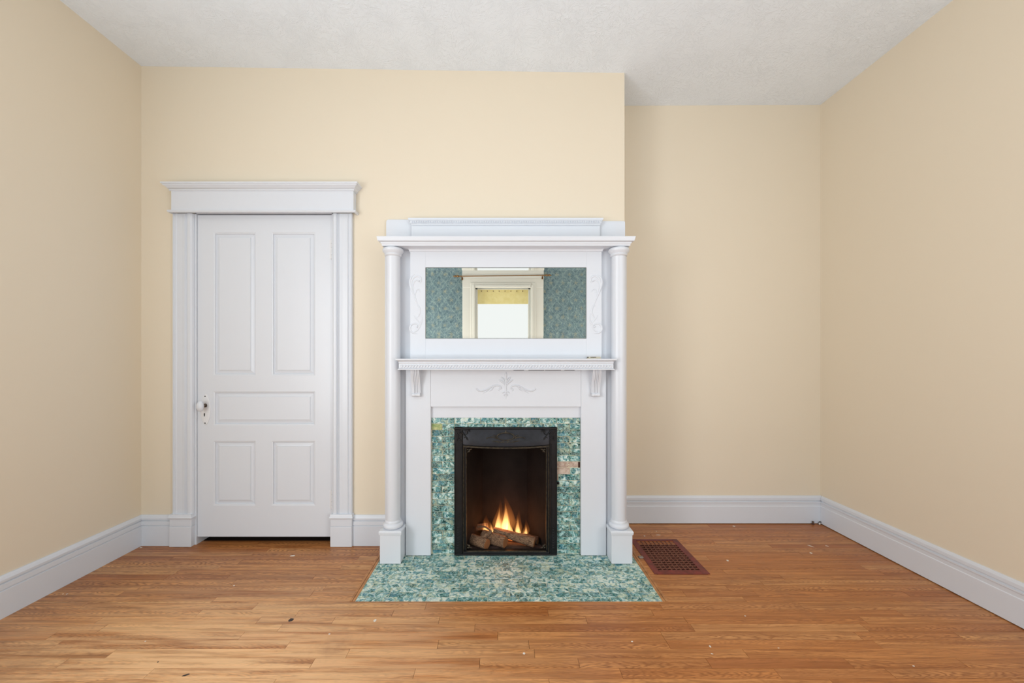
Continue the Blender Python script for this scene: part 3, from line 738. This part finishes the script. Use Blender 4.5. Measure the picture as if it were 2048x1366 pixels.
# bevelled mirror; the wedge of the bevel turns the reflection inwards
bm = bmesh.new(); t, bw = math.tan(R(5.3)), .0155; YM = MY+.006
i_ = [(MX0+bw, YM, MZ0+bw), (MX1-bw, YM, MZ0+bw), (MX1-bw, YM, MZ1-bw), (MX0+bw, YM, MZ1-bw)]
b_ = [bm.verts.new((x, YM+.005, z)) for x, z in ((MX0, MZ0), (MX1, MZ0), (MX1, MZ1), (MX0, MZ1))]
bm.faces.new([bm.verts.new(p) for p in i_]); bm.faces.new(b_[::-1])
for i in range(4):
    j = (i+1) % 4; tt = t if i == 2 else math.tan(R(2.4))
    oc = ((MX0, MZ0), (MX1, MZ0), (MX1, MZ1), (MX0, MZ1))
    o1, o2 = [bm.verts.new((oc[k][0], YM-bw*tt, oc[k][1])) for k in (i, j)]
    bm.faces.new((o1, o2, bm.verts.new(i_[j]), bm.verts.new(i_[i]))); bm.faces.new((b_[i], b_[j], o2, o1))
mo('mirror', bm, mat=M_MIRROR, label='wide bevelled mirror set in the mantelpiece')
bm = bmesh.new()
for a in ((MX0-.001, MX0+.0015, MZ0, MZ1), (MX1-.0015, MX1+.001, MZ0, MZ1)): bx(bm, a[0], a[1], MY-.0004, YM-.0002, a[2], a[3])
for a in ((MX0, MX1, MZ0-.001, MZ0+.0012), (MX0, MX1, MZ1-.0015, MZ1+.001)): bx(bm, a[0], a[1], MY-.0004, YM-.0002, a[2], a[3])
mo('mirror_edge', bm, mat=mat_simple('tarnished_rim', rgb(86, 92, 84), .5))

# columns on pedestals
for s in (-1, 1):
    cx, cy = CM + s*.672, 2.265
    bm = lathe(bmesh.new(), cx, cy, [(.0425, .200), (.0425, .222), (.0432, .226), (.0432, 1.0), (.0425, 1.5), (.0418, 1.800), (.0425, 1.803)], 40)
    colm = mo('column', bm, 40)
    bm = lathe(bmesh.new(), cx, cy, [(.050, .194), (.0555, .198), (.0585, .206), (.0575, .215), (.052, .221), (.047, .224), (.0475, .230), (.045, .236), (.043, .240)], 40)
    obj('base_ring', bm, M_TRIM, colm, smooth=40)
    bm = lathe(bmesh.new(), cx, cy, [(.042, 1.798), (.048, 1.803), (.050, 1.808), (.048, 1.813), (.051, 1.818), (.059, 1.826), (.062, 1.835), (.060, 1.843), (.054, 1.848), (.046, 1.8515)], 40)
    obj('capital', bm, M_TRIM, colm, smooth=40)
    hw = .0605; y0, y1 = 2.203, 2.33
    ped = mo('pedestal', B(cx-hw, cx+hw, y0, y1, .003, .178, bev=.0015))
    bm = sweep(bmesh.new(), [(0, .170), (.003, .171), (.0045, .176), (.0055, .188), (.003, .193), (0, .194)], [(cx+hw, y1), (cx+hw, y0), (cx-hw, y0), (cx-hw, y1)][::-1])
    bx(bm, cx-hw, cx+hw, y0, y1, .1705, .1942)
    obj('cap', bm, M_TRIM, ped)
# lower boards
PX0, PX1 = CM-.6055, CM+.6055; OZ = 1.2-(813.6-715)*FY/F
bm = B(PX0, tx0, FY, YW-.01, 0.003, 1.15, bev=.0012); mo('pilaster', bm)
bm = B(tx1, PX1, FY, YW-.01, 0.003, 1.15, bev=.0012); mo('pilaster', bm)
mo('lintel_board', B(tx0+.0006, tx1-.0006, FY+.0006, YW-.01, OZ, 1.15, bev=.001))
mo('header_panel', B(tx0, tx1, SY-.002, YW-.012, TZ-.001, OZ+.01))
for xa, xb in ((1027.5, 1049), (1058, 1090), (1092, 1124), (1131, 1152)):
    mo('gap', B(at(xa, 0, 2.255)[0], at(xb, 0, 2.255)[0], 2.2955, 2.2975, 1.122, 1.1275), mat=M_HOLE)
# mid shelf
bm = sweep(bmesh.new(), [(0, 1.128), (.082, 1.128), (.085, 1.129), (.085, 1.134), (.080, 1.137), (.080, 1.160), (.079, 1.164), (.082, 1.168), (.080, 1.174), (.084, 1.179), (.090, 1.183), (.095, 1.1845), (.096, 1.191), (.095, 1.1925), (0, 1.1925)],
           [(CM-.54, FY+.02), (CM-.54, 2.275), (CM+.54, 2.275), (CM+.54, FY+.02)])
shelf = mo('mid_shelf', bm, 35)
mo('shelf_back', B(CM-.54, CM+.54, 2.27, 2.40, 1.129, 1.192))
bm = bmesh.new(); n = 74; zc = 1.1487; yf = 2.275-.080
for i in range(n):
    x = CM-.612 + 1.224*(i+.5)/n; s = 1
    P = [(x-.0085, zc-.007), (x-.003, zc-.006), (x+.002, zc), (x+.004, zc+.006), (x+.010, zc+.007)]
    ribbon(bm, P, [.0012, .0035, .0042, .0032, .0012], yf, .95, 2, 6)
    ball(bm, (x-.004, yf-.001, zc+.005), .003, .0028, .003, 6, 4)
sweep(bm, [(0, zc-.011), (.0035, zc-.0105), (.0035, zc-.009), (0, zc-.0085)], [(CM-.62, yf), (CM+.62, yf)])
obj('carved_band', bm, M_TRIM, shelf, 'carved rope and leaf band', smooth=50, kind='stuff')
# brackets: S profile, three ribs
for s in (-1, 1):
    c = CM + s*.538; bm = bmesh.new()
    front = catmull([(.060, 1.129), (.059, 1.118), (.055, 1.100), (.044, 1.075), (.033, 1.050), (.026, 1.025), (.023, 1.000), (.022, .985)], 3)
    for x0, x1, d in ((-.0255, -.0175, -.003), (-.0175, -.011, 0), (-.011, -.008, -.004), (-.008, -.003, 0), (-.003, .003, -.004), (.003, .008, 0), (.008, .011, -.004), (.011, .0175, 0), (.0175, .0255, -.003)):
        pts = [(FY-max(p.x+d, .004), p.y) for p in front] + [(FY, .985), (FY, 1.129)]
        a = [bm.verts.new((c+x0, y, z)) for y, z in pts]; b = [bm.verts.new((c+x1, y, z)) for y, z in pts]
        bm.faces.new(a); bm.faces.new(b[::-1])
        for i in range(len(pts)): j = (i+1) % len(pts); bm.faces.new((a[i], a[j], b[j], b[i]))
    for k, r in enumerate((.0125, .0105, .0125)):
        x0 = -.024 + k*.016; tube3(bm, [(c+x0, FY-.016, .976), (c+x0+.016, FY-.016, .976)], [r, r], 16)
    mo('bracket', bm, 35)
# carved ornaments
def orn(name, strokes, conv, Y, balls=(), mir=None, mat=M_TRIM, parent=None, flat=.7, label=None, sgn=1):
    bm = bmesh.new()
    for pts, rad in strokes: ribbon(bm, [conv(*p) for p in pts], rad, Y, flat, 5, 8)
    for (p, r) in balls: x, z = conv(*p); r *= 1.3; ball(bm, (x, Y-.002, z), r, r*.8, r, 12, 8)
    return obj(name, bm, mat, parent or man, label, smooth=60)
def cvS(s):
    def f(x, y):
        X, Z = at(1165 + x/9.76, 540 + y/9.76, MY); X = X if s > 0 else 2*CM - X; return (X, Z)
    return f
mmr = lambda *a: [v/1000 for v in a]
side = [([(285, 82), (345, 130), (378, 220), (362, 330), (318, 450), (270, 560), (226, 680)], mmr(1.2, 3.2, 4.6, 4.2, 3.4, 3, 2)),
        ([(180, 255), (158, 210), (170, 150), (235, 118), (305, 150), (345, 230), (345, 330), (315, 440)], mmr(1.5, 3.6, 4.2, 4, 4, 3.4, 2.6, 1.4)),
        ([(185, 250), (210, 205), (255, 195), (300, 240), (318, 330), (300, 440)], mmr(1.2, 3, 3, 3, 2.4, 1.2)),
        ([(178, 425), (205, 378), (245, 385), (270, 450), (274, 530), (250, 620)], mmr(1.2, 3, 3.4, 3, 2.4, 1.2)),
        ([(255, 700), (215, 700), (185, 760), (182, 830), (215, 900), (240, 930)], mmr(1.2, 3, 3.6, 3.2, 2.4, 1)),
        ([(150, 850), (138, 940), (160, 1020), (200, 1090), (215, 1140)], mmr(1, 2.6, 3.4, 3.2, 2)),
        ([(300, 880), (255, 945), (200, 1020)], mmr(1.2, 3, 1.8)),
        ([(130, 1000), (175, 1090), (230, 1170), (300, 1215)], mmr(1, 2.6, 3.2, 2)),
        ([(200, 1100), (235, 1060), (310, 1050), (368, 1095), (372, 1170), (320, 1225), (225, 1238)], mmr(1.6, 3, 3.8, 4.4, 4.2, 3.4, 1.2))]
for s in (-1, 1): orn('scroll_ornament', side, cvS(s), MY, [((235, 1105), .0046), ((205, 215), .0045)], parent=man)
def cvC(s):
    def f(x, y):
        X, Z = at(940 + x/14.12, 735 + y/14.12, FY); X = X if s > 0 else 2*CM - X; return (X, Z)
    return f
wing = [([(1185, 668), (1215, 640), (1195, 600), (1150, 590), (1185, 530), (1290, 505), (1420, 545), (1560, 620), (1700, 662), (1800, 645), (1850, 590)], mmr(1, 2, 2.4, 2.6, 3.2, 3.2, 3, 2.8, 2.8, 2.8, 2.6)),
        ([(1290, 520), (1370, 555), (1425, 630), (1490, 672)], mmr(1, 2.4, 2.6, 1)),
        ([(1430, 560), (1530, 640), (1650, 725)], mmr(1, 2.6, 1)),
        ([(1025, 470), (1060, 390), (1105, 320), (1150, 262)], mmr(1.4, 2.4, 3.6, 1.4)),
        ([(1025, 530), (1080, 440), (1140, 390), (1215, 340)], mmr(1.4, 2.6, 3.8, 1.4)),
        ([(1020, 430), (1040, 350), (1090, 280)], mmr(1.2, 2.2, 1)),
        ([(1020, 670), (1070, 690), (1115, 722)], mmr(2, 2.8, 1.6)),
        ([(1020, 720), (1055, 760), (1062, 810)], mmr(1.6, 2.4, 1))]
cen = [([(1012, 132), (1012, 200), (1012, 300), (1012, 480)], mmr(1, 5, 3.4, 1.8)), ([(1012, 440), (1012, 600), (1012, 720), (1012, 885)], mmr(3, 3.6, 3.6, .9))]
bm = bmesh.new()
for s in (-1, 1):
    for pts, rad in wing: ribbon(bm, [cvC(s)(*p) for p in pts], rad, FY, 1.1, 5, 8)
    x, z = cvC(s)(1845, 600); ball(bm, (x, FY-.001, z), .0042, .003, .0042, 10, 6)
for pts, rad in cen: ribbon(bm, [cvC(1)(*p) for p in pts], rad, FY, .8, 5, 8)
mo('leaf_ornament', bm, 60, label='carved palmette with two leafy scrolls')

# ------------------------------------------------------------------ iron fireplace insert
ins = thing('fireplace_insert', 'black cast iron fireplace insert with an oval cartouche above its opening', 'fireplace insert', (CM, 2.31, 0))
IY = 2.298; IC = (ix0+ix1)/2; ZT = .777; jx0, jx1, jz = -.2304, .2929, .6745
def io(name, bm, mat=M_IRON, smooth=None, label=None, parent=None): return obj(name, bm, mat, parent or ins, label, smooth=smooth)
bm = bmesh.new()
for x0, x1 in ((ix0, jx0), (jx1, ix1)): bx(bm, x0, x1, IY, IY+.03, .003, ZT, bev=.003)
bx(bm, jx0, jx1, IY+.001, IY+.03, .003, .020, bev=.002); bx(bm, ix0, ix1, IY-.003, IY+.02, ZT-.012, ZT, bev=.003)
for x0, x1 in ((jx0-.012, jx0-.004), (jx1+.004, jx1+.012), (ix0+.002, ix0+.008), (ix1-.008, ix1-.002)): bx(bm, x0, x1, IY-.004, IY+.01, .01, .68, bev=.002)
bx(bm, ix0+.004, ix1-.004, IY-.004, IY+.01, .004, .012, bev=.002)
io('frame', bm)
# bowed hood plate
bm = bmesh.new(); nu, nv = 28, 10; V = []
hx0_, hx1_ = jx0, jx1
for j in range(nv+1):
    rw = []
    for i in range(nu+1):
        u = i/nu; x = hx0_ + (hx1_-hx0_)*u; q = 1-(2*u-1)**2
        zl = jz - .009*q; v = j/nv; z = zl + (ZT-.010-zl)*v
        rw.append(bm.verts.new((x, IY+.004 - .020*q**.6*math.sin(math.pi*(.12+.88*(1-v)**.8)*.5)*(1-v**2.2), z)))
    V.append(rw)
for j in range(nv):
    for i in range(nu): bm.faces.new((V[j][i], V[j][i+1], V[j+1][i+1], V[j+1][i]))
res = bmesh.ops.extrude_face_region(bm, geom=list(bm.faces))
bmesh.ops.translate(bm, verts=[v for v in res['geom'] if isinstance(v, bmesh.types.BMVert)], vec=(0, .02, 0))
io('hood', bm, mat_simple('satin_black_iron', rgb(40, 41, 48), .38, .35, (rgb(29, 29, 34), 14), .25), 40)
# inner trim with rubbed edge
bm = bmesh.new(); kx0, kx1, kz0, kz1 = -.2097, .2748, .030, .651
for d, (a, b, c, e) in ((0, (jx0, jx0+.006, .016, jz)), (0, (jx1-.006, jx1, .016, jz))): bx(bm, a, b, IY+.006, IY+.04, c, e, bev=.0015)
bx(bm, kx0-.004, kx0, IY+.014, IY+.045, kz0, kz1, bev=.001); bx(bm, kx1, kx1+.004, IY+.014, IY+.045, kz0, kz1, bev=.001)
bx(bm, kx0, kx1, IY+.004, IY+.02, .021, .027, bev=.0015)
n = 24
for k in range(n):
    u0, u1 = k/n, (k+1)/n; q = 1-(u0+u1-1)**2; x0 = jx0+(jx1-jx0)*u0; x1 = jx0+(jx1-jx0)*u1
    bx(bm, x0, x1, IY+.002-.012*q, IY+.03, jz-.009*q-.016, jz-.009*q-.007)
io('inner_trim', bm, M_IRONW)
bm = bmesh.new()
bx(bm, jx0+.006, kx0-.002, IY+.016, IY+.04, .02, jz-.005); bx(bm, kx1+.002, jx1-.006, IY+.016, IY+.04, .02, jz-.005)
bx(bm, jx0, jx1, IY+.010, IY+.04, .651, jz+.004); bx(bm, jx0, jx1, IY+.008, IY+.04, .003, .024)
io('inner_frame', bm, M_IRON)
# ornaments on iron
def cvI(s):
    def f(x, y):
        X, Z = at(900 + x/9.31, 850 + y/9.31, IY-.012); X = X if s > 0 else 2*IC - X; return (X, Z)
    return f
def yi(q=.02): return IY - q
bm = bmesh.new(); ov = [(1035+160*math.cos(a), 215-70*math.sin(a)) for a in [2*math.pi*k/20 for k in range(21)]]
ribbon(bm, [cvI(1)(*p) for p in ov], mmr(2.2, 2.2), yi(.0125), .9, 2, 8)
for s in (-1, 1):
    for pts, rad in ([([(1200, 270), (1240, 235), (1300, 225), (1380, 240), (1400, 262)], mmr(1, 2.2, 2, 2, .8)), ([(1205, 250), (1230, 205), (1275, 185)], mmr(1, 2.2, .9)),
                      ([(1150, 300), (1230, 300), (1300, 295)], mmr(1.2, 2.4, .9)), ([(1060, 290), (1110, 320), (1190, 318), (1270, 305)], mmr(1.2, 2.2, 2, .8)),
                      ([(1040, 130), (1080, 150), (1150, 170)], mmr(1.2, 2, .9)), ([(1040, 312), (1075, 320), (1100, 305)], mmr(1.6, 2, .8)), ([(1035, 100), (1035, 130), (1035, 160)], mmr(1, 2.6, 1))]):
        ribbon(bm, [cvI(s)(*p) for p in pts], rad, yi(.0125), .9, 4, 7)
io('cartouche', bm, M_IRONW, 60, 'cast oval cartouche with leafy sprays')
rr = random.Random(9)
for s in (-1, 1):
    bm = bmesh.new(); cs = cvI(s)
    for pts in ([(1990, 90), (1920, 110), (1850, 150), (1800, 210), (1760, 290)], [(1985, 110), (1950, 170), (1940, 240), (1950, 310)], [(1880, 80), (1800, 90), (1700, 95)], [(1860, 170), (1900, 150), (1930, 190), (1890, 230), (1850, 210)],
                [(1780, 110), (1760, 160), (1800, 190)], [(1700, 130), (1750, 110), (1790, 140)], [(1820, 250), (1790, 230), (1760, 250), (1740, 290)], [(1930, 260), (1890, 280), (1870, 320)]):
        ribbon(bm, [cs(*p) for p in pts], mmr(1.2, 2.6, 2.2, 1), IY-.003, 1.1, 4, 7)
    io('corner_ornament', bm, M_IRON, 60)
    bm = bmesh.new(); X0 = ix1-.024 if s > 0 else 2*IC-(ix1-.024)
    for k in range(9):
        z = .045 + k*.0155; w2 = .014-.0006*k
        ribbon(bm, [(X0-w2*.5, z), (X0, z+.004), (X0+w2*.6, z+.010)], mmr(.9, 2.4, .9), IY-.001, 1.0, 3, 6)
        ribbon(bm, [(X0+w2*.5, z), (X0-.002, z+.004), (X0-w2*.6, z+.010)], mmr(.9, 2.0, .9), IY-.001, 1.0, 3, 6)
    io('side_ornament', bm, M_IRON, 60)
    for zz, sg in ((kz1-.006, -1), (kz0+.01, 1)):
        xx = kx1-.006 if s > 0 else kx0+.006
        bm = bmesh.new()
        ribbon(bm, [(xx, zz+sg*.026), (xx-s*.003, zz+sg*.018), (xx-s*.012, zz+sg*.016), (xx-s*.010, zz+sg*.008), (xx-s*.018, zz+sg*.004), (xx-s*.028, zz+sg*.001)], mmr(1.2, 3, 3, 3, 3, 1.2), IY+.014, 1, 4, 7)
        ball(bm, (xx-s*.003, IY+.012, zz+sg*.004), .006, .005, .006, 10, 6)
        io('corner_curl', bm, M_IRONW, 60)
# firebox
FBY, FB0, FB1, FFY = 2.60, -.1235, .180, 2.338
def quad(name, pts, mat, th=(0, .01, 0)):
    bm = bmesh.new(); a = [bm.verts.new(p) for p in pts]; b = [bm.verts.new(Vector(p)+Vector(th)) for p in pts]
    bm.faces.new(a); bm.faces.new(b[::-1])
    for i in range(4): bm.faces.new((a[i], a[(i+1) % 4], b[(i+1) % 4], b[i]))
    return io(name, bm, mat)
quad('back_panel', [(FB0, FBY, .008), (FB1, FBY, .008), (FB1, FBY, .69), (FB0, FBY, .69)], M_FBOX)
quad('side_panel', [(kx0-.004, FFY, .008), (FB0, FBY-.001, .008), (FB0, FBY-.001, .69), (kx0-.004, FFY, .69)], M_FBOX, (-.01, 0, 0))
quad('side_panel', [(kx1+.004, FFY, .008), (FB1, FBY-.001, .008), (FB1, FBY-.001, .69), (kx1+.004, FFY, .69)], M_FBOX, (.01, 0, 0))
for x in (FB0+.001, FB1-.001): io('seam_strip', B(x-.003, x+.003, FBY-.006, FBY, .008, .69, bev=.001), M_FBOX)
io('firebox_floor', B(kx0-.02, kx1+.02, FFY-.012, FBY, .003, .012), M_FFLOOR)
io('firebox_top', B(kx0-.03, kx1+.03, FFY-.015, FBY+.01, .69, .70), M_FBOX)
# logs
rr = random.Random(21)
def log(label, p0, p1, r0, r1, bark=M_BARK, cut=True, mid=None, branch=None):
    p0, p1 = Vector(p0), Vector(p1); t = thing('firewood_log', label, 'log', (p0.x, p0.y, .012), 'logs in the firebox'); n = 9
    lumps = [rr.uniform(-.09, .09) for _ in range(22)]
    pts = []; 
    for i in range(n):
        q = p0.lerp(p1, i/(n-1)); 
        if mid: q = q + Vector(mid)*math.sin(math.pi*i/(n-1))
        pts.append(q)
    bm = tube3(bmesh.new(), pts, [r0+(r1-r0)*i/(n-1) for i in range(n)], 22, .03, True, rr, lumps)
    if branch:
        b0, b1, ra, rb = branch; b0, b1 = Vector(b0), Vector(b1)
        tube3(bm, [b0.lerp(b1, i/5) for i in range(6)], [ra+(rb-ra)*i/5 for i in range(6)], 14, .06, True, rr)
    obj('bark', bm, bark, t, smooth=60)
    if cut:
        d = (p1-p0).normalized(); bm = bmesh.new()
        tube3(bm, [p1-d*.004, p1+d*.0015], [r1*.95, r1*.93], 22, 0, True, None, lumps); obj('cut_end', bm, M_CUT, t)
    return t
log('thick grey log lying level at the front centre, cut end to the right', (-.115, 2.455, .050), (.028, 2.372, .047), .036, .034)
log('light brown split log leaning across the others, lower end at right', (-.045, 2.452, .085), (.208, 2.372, .046), .0205, .031)
log('forked grey log at the front left with an oblique cut face', (-.205, 2.432, .044), (-.086, 2.352, .044), .033, .031, branch=((-.13, 2.39, .055), (-.058, 2.41, .098), .018, .010))
log('charred black log at the back left', (-.19, 2.50, .075), (-.09, 2.53, .080), .024, .020, M_CHAR, False)
log('thin curved branch arching at the back left', (-.155, 2.46, .098), (-.062, 2.44, .085), .0045, .006, mid=(0, 0, .018), cut=False)
log('dark log end behind the leaning split log at far right', (.150, 2.46, .036), (.235, 2.42, .034), .022, .024, M_CHAR)
log('glowing split piece lying under the leaning log', (.045, 2.47, .026), (.170, 2.44, .026), .012, .013, M_EMBER, False)
# fire
fire = thing('fire', 'small log fire with tall orange flames behind the logs', 'fire', (.02, 2.46, .05))
def flame(x0, y0, z0, x1, z1, wd, mat=M_FLAME, dp=.35, lean=0, twist=.12, ybase=2.465):
    """px base, px top, px width -> a tapered tongue"""
    X0, Z0 = at(x0, z0, ybase); X1, Z1 = at(x1, z1, ybase); W = .92*wd*ybase/F/2; bm = bmesh.new(); n = 14; seg = 14; rings = []
    for i in range(n+1):
        t = i/n; wv = math.sin(t*math.pi*1.6+lean)*W*twist*2
        x = X0+(X1-X0)*(t**1.3)+wv; z = Z0+(Z1-Z0)*t
        r = W*(.8+1.47*t) if t < .3 else W*1.24*((1-t)/.7)**1.25
        r = max(r*1.0, .0004)
        rings.append([bm.verts.new((x+r*math.cos(a), y0+ybase+r*dp*math.sin(a), z)) for a in [2*math.pi*k/seg for k in range(seg)]])
    for a, b in zip(rings, rings[1:]):
        for i in range(seg): bm.faces.new((a[i], a[(i+1) % seg], b[(i+1) % seg], b[i]))
    bm.faces.new(rings[0][::-1]); bm.faces.new(rings[-1])
    return obj('flame', bm, mat, fire, smooth=180)
for a in [(996, 0, 1070, 998.5, 1008, 10), (1001, .012, 1070, 1003, 1022, 6), (1011, .012, 1072, 1010, 1002, 13), (1018, 0, 1074, 1013, 1014, 9), (1025, -.01, 1074, 1015, 1036, 7),
          (1036, 0, 1074, 1034.5, 1028, 8), (1039, .01, 1074, 1038, 1044, 5), (1052, .01, 1076, 1051, 1046, 6.5), (1047, .0, 1076, 1046, 1058, 4),
          (969, 0, 1070, 970, 1038, 8), (976, .01, 1072, 974.5, 1046, 6), (986.5, -.006, 1074, 980.5, 1039, 7), (990, .015, 1076, 986, 1054, 7), (1004, -.008, 1078, 1003, 1058, 9), (1027, .0, 1092, 1021, 1069, 8)]:
    flame(*a, lean=rr.uniform(0, 6))
for a in [(998, .02, 1070, 999, 994, 22), (1015, .03, 1072, 1010, 988, 30), (1038, .02, 1074, 1036, 1016, 18), (975, .02, 1074, 974, 1028, 24), (1052, .02, 1076, 1052, 1036, 14)]:
    flame(*a, mat=M_FLAME2, lean=rr.uniform(0, 6), dp=.5)
def point(name, loc, p, c, r):
    d = bpy.data.lights.new(name, 'POINT'); d.energy = p; d.color = c; d.shadow_soft_size = r
    o = bpy.data.objects.new(name, d); o.location = loc; COL.objects.link(o)
point('fire_light', (.03, 2.475, .13), .75, (1, .26, .05), .035)
point('fire_light_low', (-.05, 2.475, .11), .4, (1, .36, .10), .02)
point('fire_light_right', (.12, 2.475, .11), .35, (1, .36, .10), .02)

# ------------------------------------------------------------------ floor register
reg = thing('floor_register', 'oxblood red iron floor register with a square lattice beside the hearth', 'floor register', ((REG[0]+REG[1])/2, (REG[2]+REG[3])/2, 0))
gx0, gx1, gy0, gy1 = .886, 1.121, 2.137, 2.482
bm = bmesh.new(); h = .005
for a in ((REG[0], gx0, REG[2], REG[3]), (gx1, REG[1], REG[2], REG[3]), (gx0, gx1, REG[2], gy0), (gx0, gx1, gy1, REG[3])):
    bx(bm, *a, -.004, h)
bmesh.ops.remove_doubles(bm, verts=bm.verts, dist=.0001)
vs_ = [v for v in bm.verts if v.co.z > 0 and (v.co.x in (REG[0], REG[1]) or v.co.y in (REG[2], REG[3]) or min(abs(v.co.x-REG[0]), abs(v.co.x-REG[1])) < .001 or min(abs(v.co.y-REG[2]), abs(v.co.y-REG[3])) < .001)]
for v in vs_: v.co.z = .0025
obj('frame', bm, M_REG, reg)
nx_, ny_ = 9, 14; cw = (gx1-gx0)/nx_; cl = (gy1-gy0)/ny_
for i in range(1, nx_): x = gx0+cw*i; obj('lattice_bar', B(x-.0032, x+.0032, gy0, gy1, -.006, .0035, bev=.001), M_LATT, reg)
for j in range(1, ny_): y = gy0+cl*j; obj('lattice_bar', B(gx0, gx1, y-.0032, y+.0032, -.006, .0028, bev=.001), M_LATT, reg)
for j in range(7):
    y = gy0+.02+j*.05; bm = B(gx0+.004, gx1-.02, y-.016, y+.016, -.030, -.0275)
    bmesh.ops.rotate(bm, verts=bm.verts, cent=(0, y, -.029), matrix=Matrix.Rotation(R(22), 3, 'X')); obj('louvre', bm, M_LOUV, reg)
obj('duct', B(gx0-.004, gx1+.004, gy0-.004, gy1+.004, -.058, -.0465), M_HOLE, reg)

# ------------------------------------------------------------------ small things
X, Z = at(1188, 716, 2.272)
t = thing('wood_shim', 'thin cream strip with a dark slot lying on the mid shelf at right', 'wood strip', (X, 2.27, 1.1925))
obj('strip', B(X-.040, X+.040, 2.262, 2.287, 1.1925, 1.1985, bev=.0008), M_PUTTY, t)
obj('top_strip', B(X-.038, X+.039, 2.268, 2.287, 1.1985, 1.2045, bev=.0008), M_PUTTY, t)
obj('slot', B(X-.022, X+.012, 2.2670, 2.269, 1.2005, 1.2030), M_HOLE, t)
obj('end_notch', B(X-.0385, X-.034, 2.2665, 2.28, 1.1985, 1.204), M_HOLE, t)
for px, lab, dx in ((1626, 'brown capped stub at the foot of the recess baseboard, left of two', 0), (1639, 'dark metal clip with a white bead in the recess corner, right of two', 1)):
    Y = 2.728; X = (px-1002)*Y/F
    t = thing('pipe_stub', lab, 'pipe stub', (X, Y, 0), 'stubs in the recess corner')
    if not dx:
        obj('pipe', lathe(bmesh.new(), X, Y, [(.006, 0), (.006, .012), (.0055, .018)], 14), M_PLUG, t, smooth=40)
        bm = bmesh.new(); ball(bm, (X, Y, .019), .0075, .007, .007, 12, 8); obj('cap', bm, M_STEEL, t, smooth=60)
    else:
        bm = bmesh.new(); ball(bm, (X-.002, Y-.003, .008), .006, .006, .0085, 12, 8); obj('bead', bm, M_CHIP, t, 'small white bead', smooth=60)
        bm = bmesh.new(); tube3(bm, [(X-.008, Y, .004), (X-.003, Y, .016), (X+.004, Y, .021), (X+.011, Y, .017)], [.003, .0035, .0035, .003], 8); obj('clip', bm, M_HOLE, t, smooth=60)
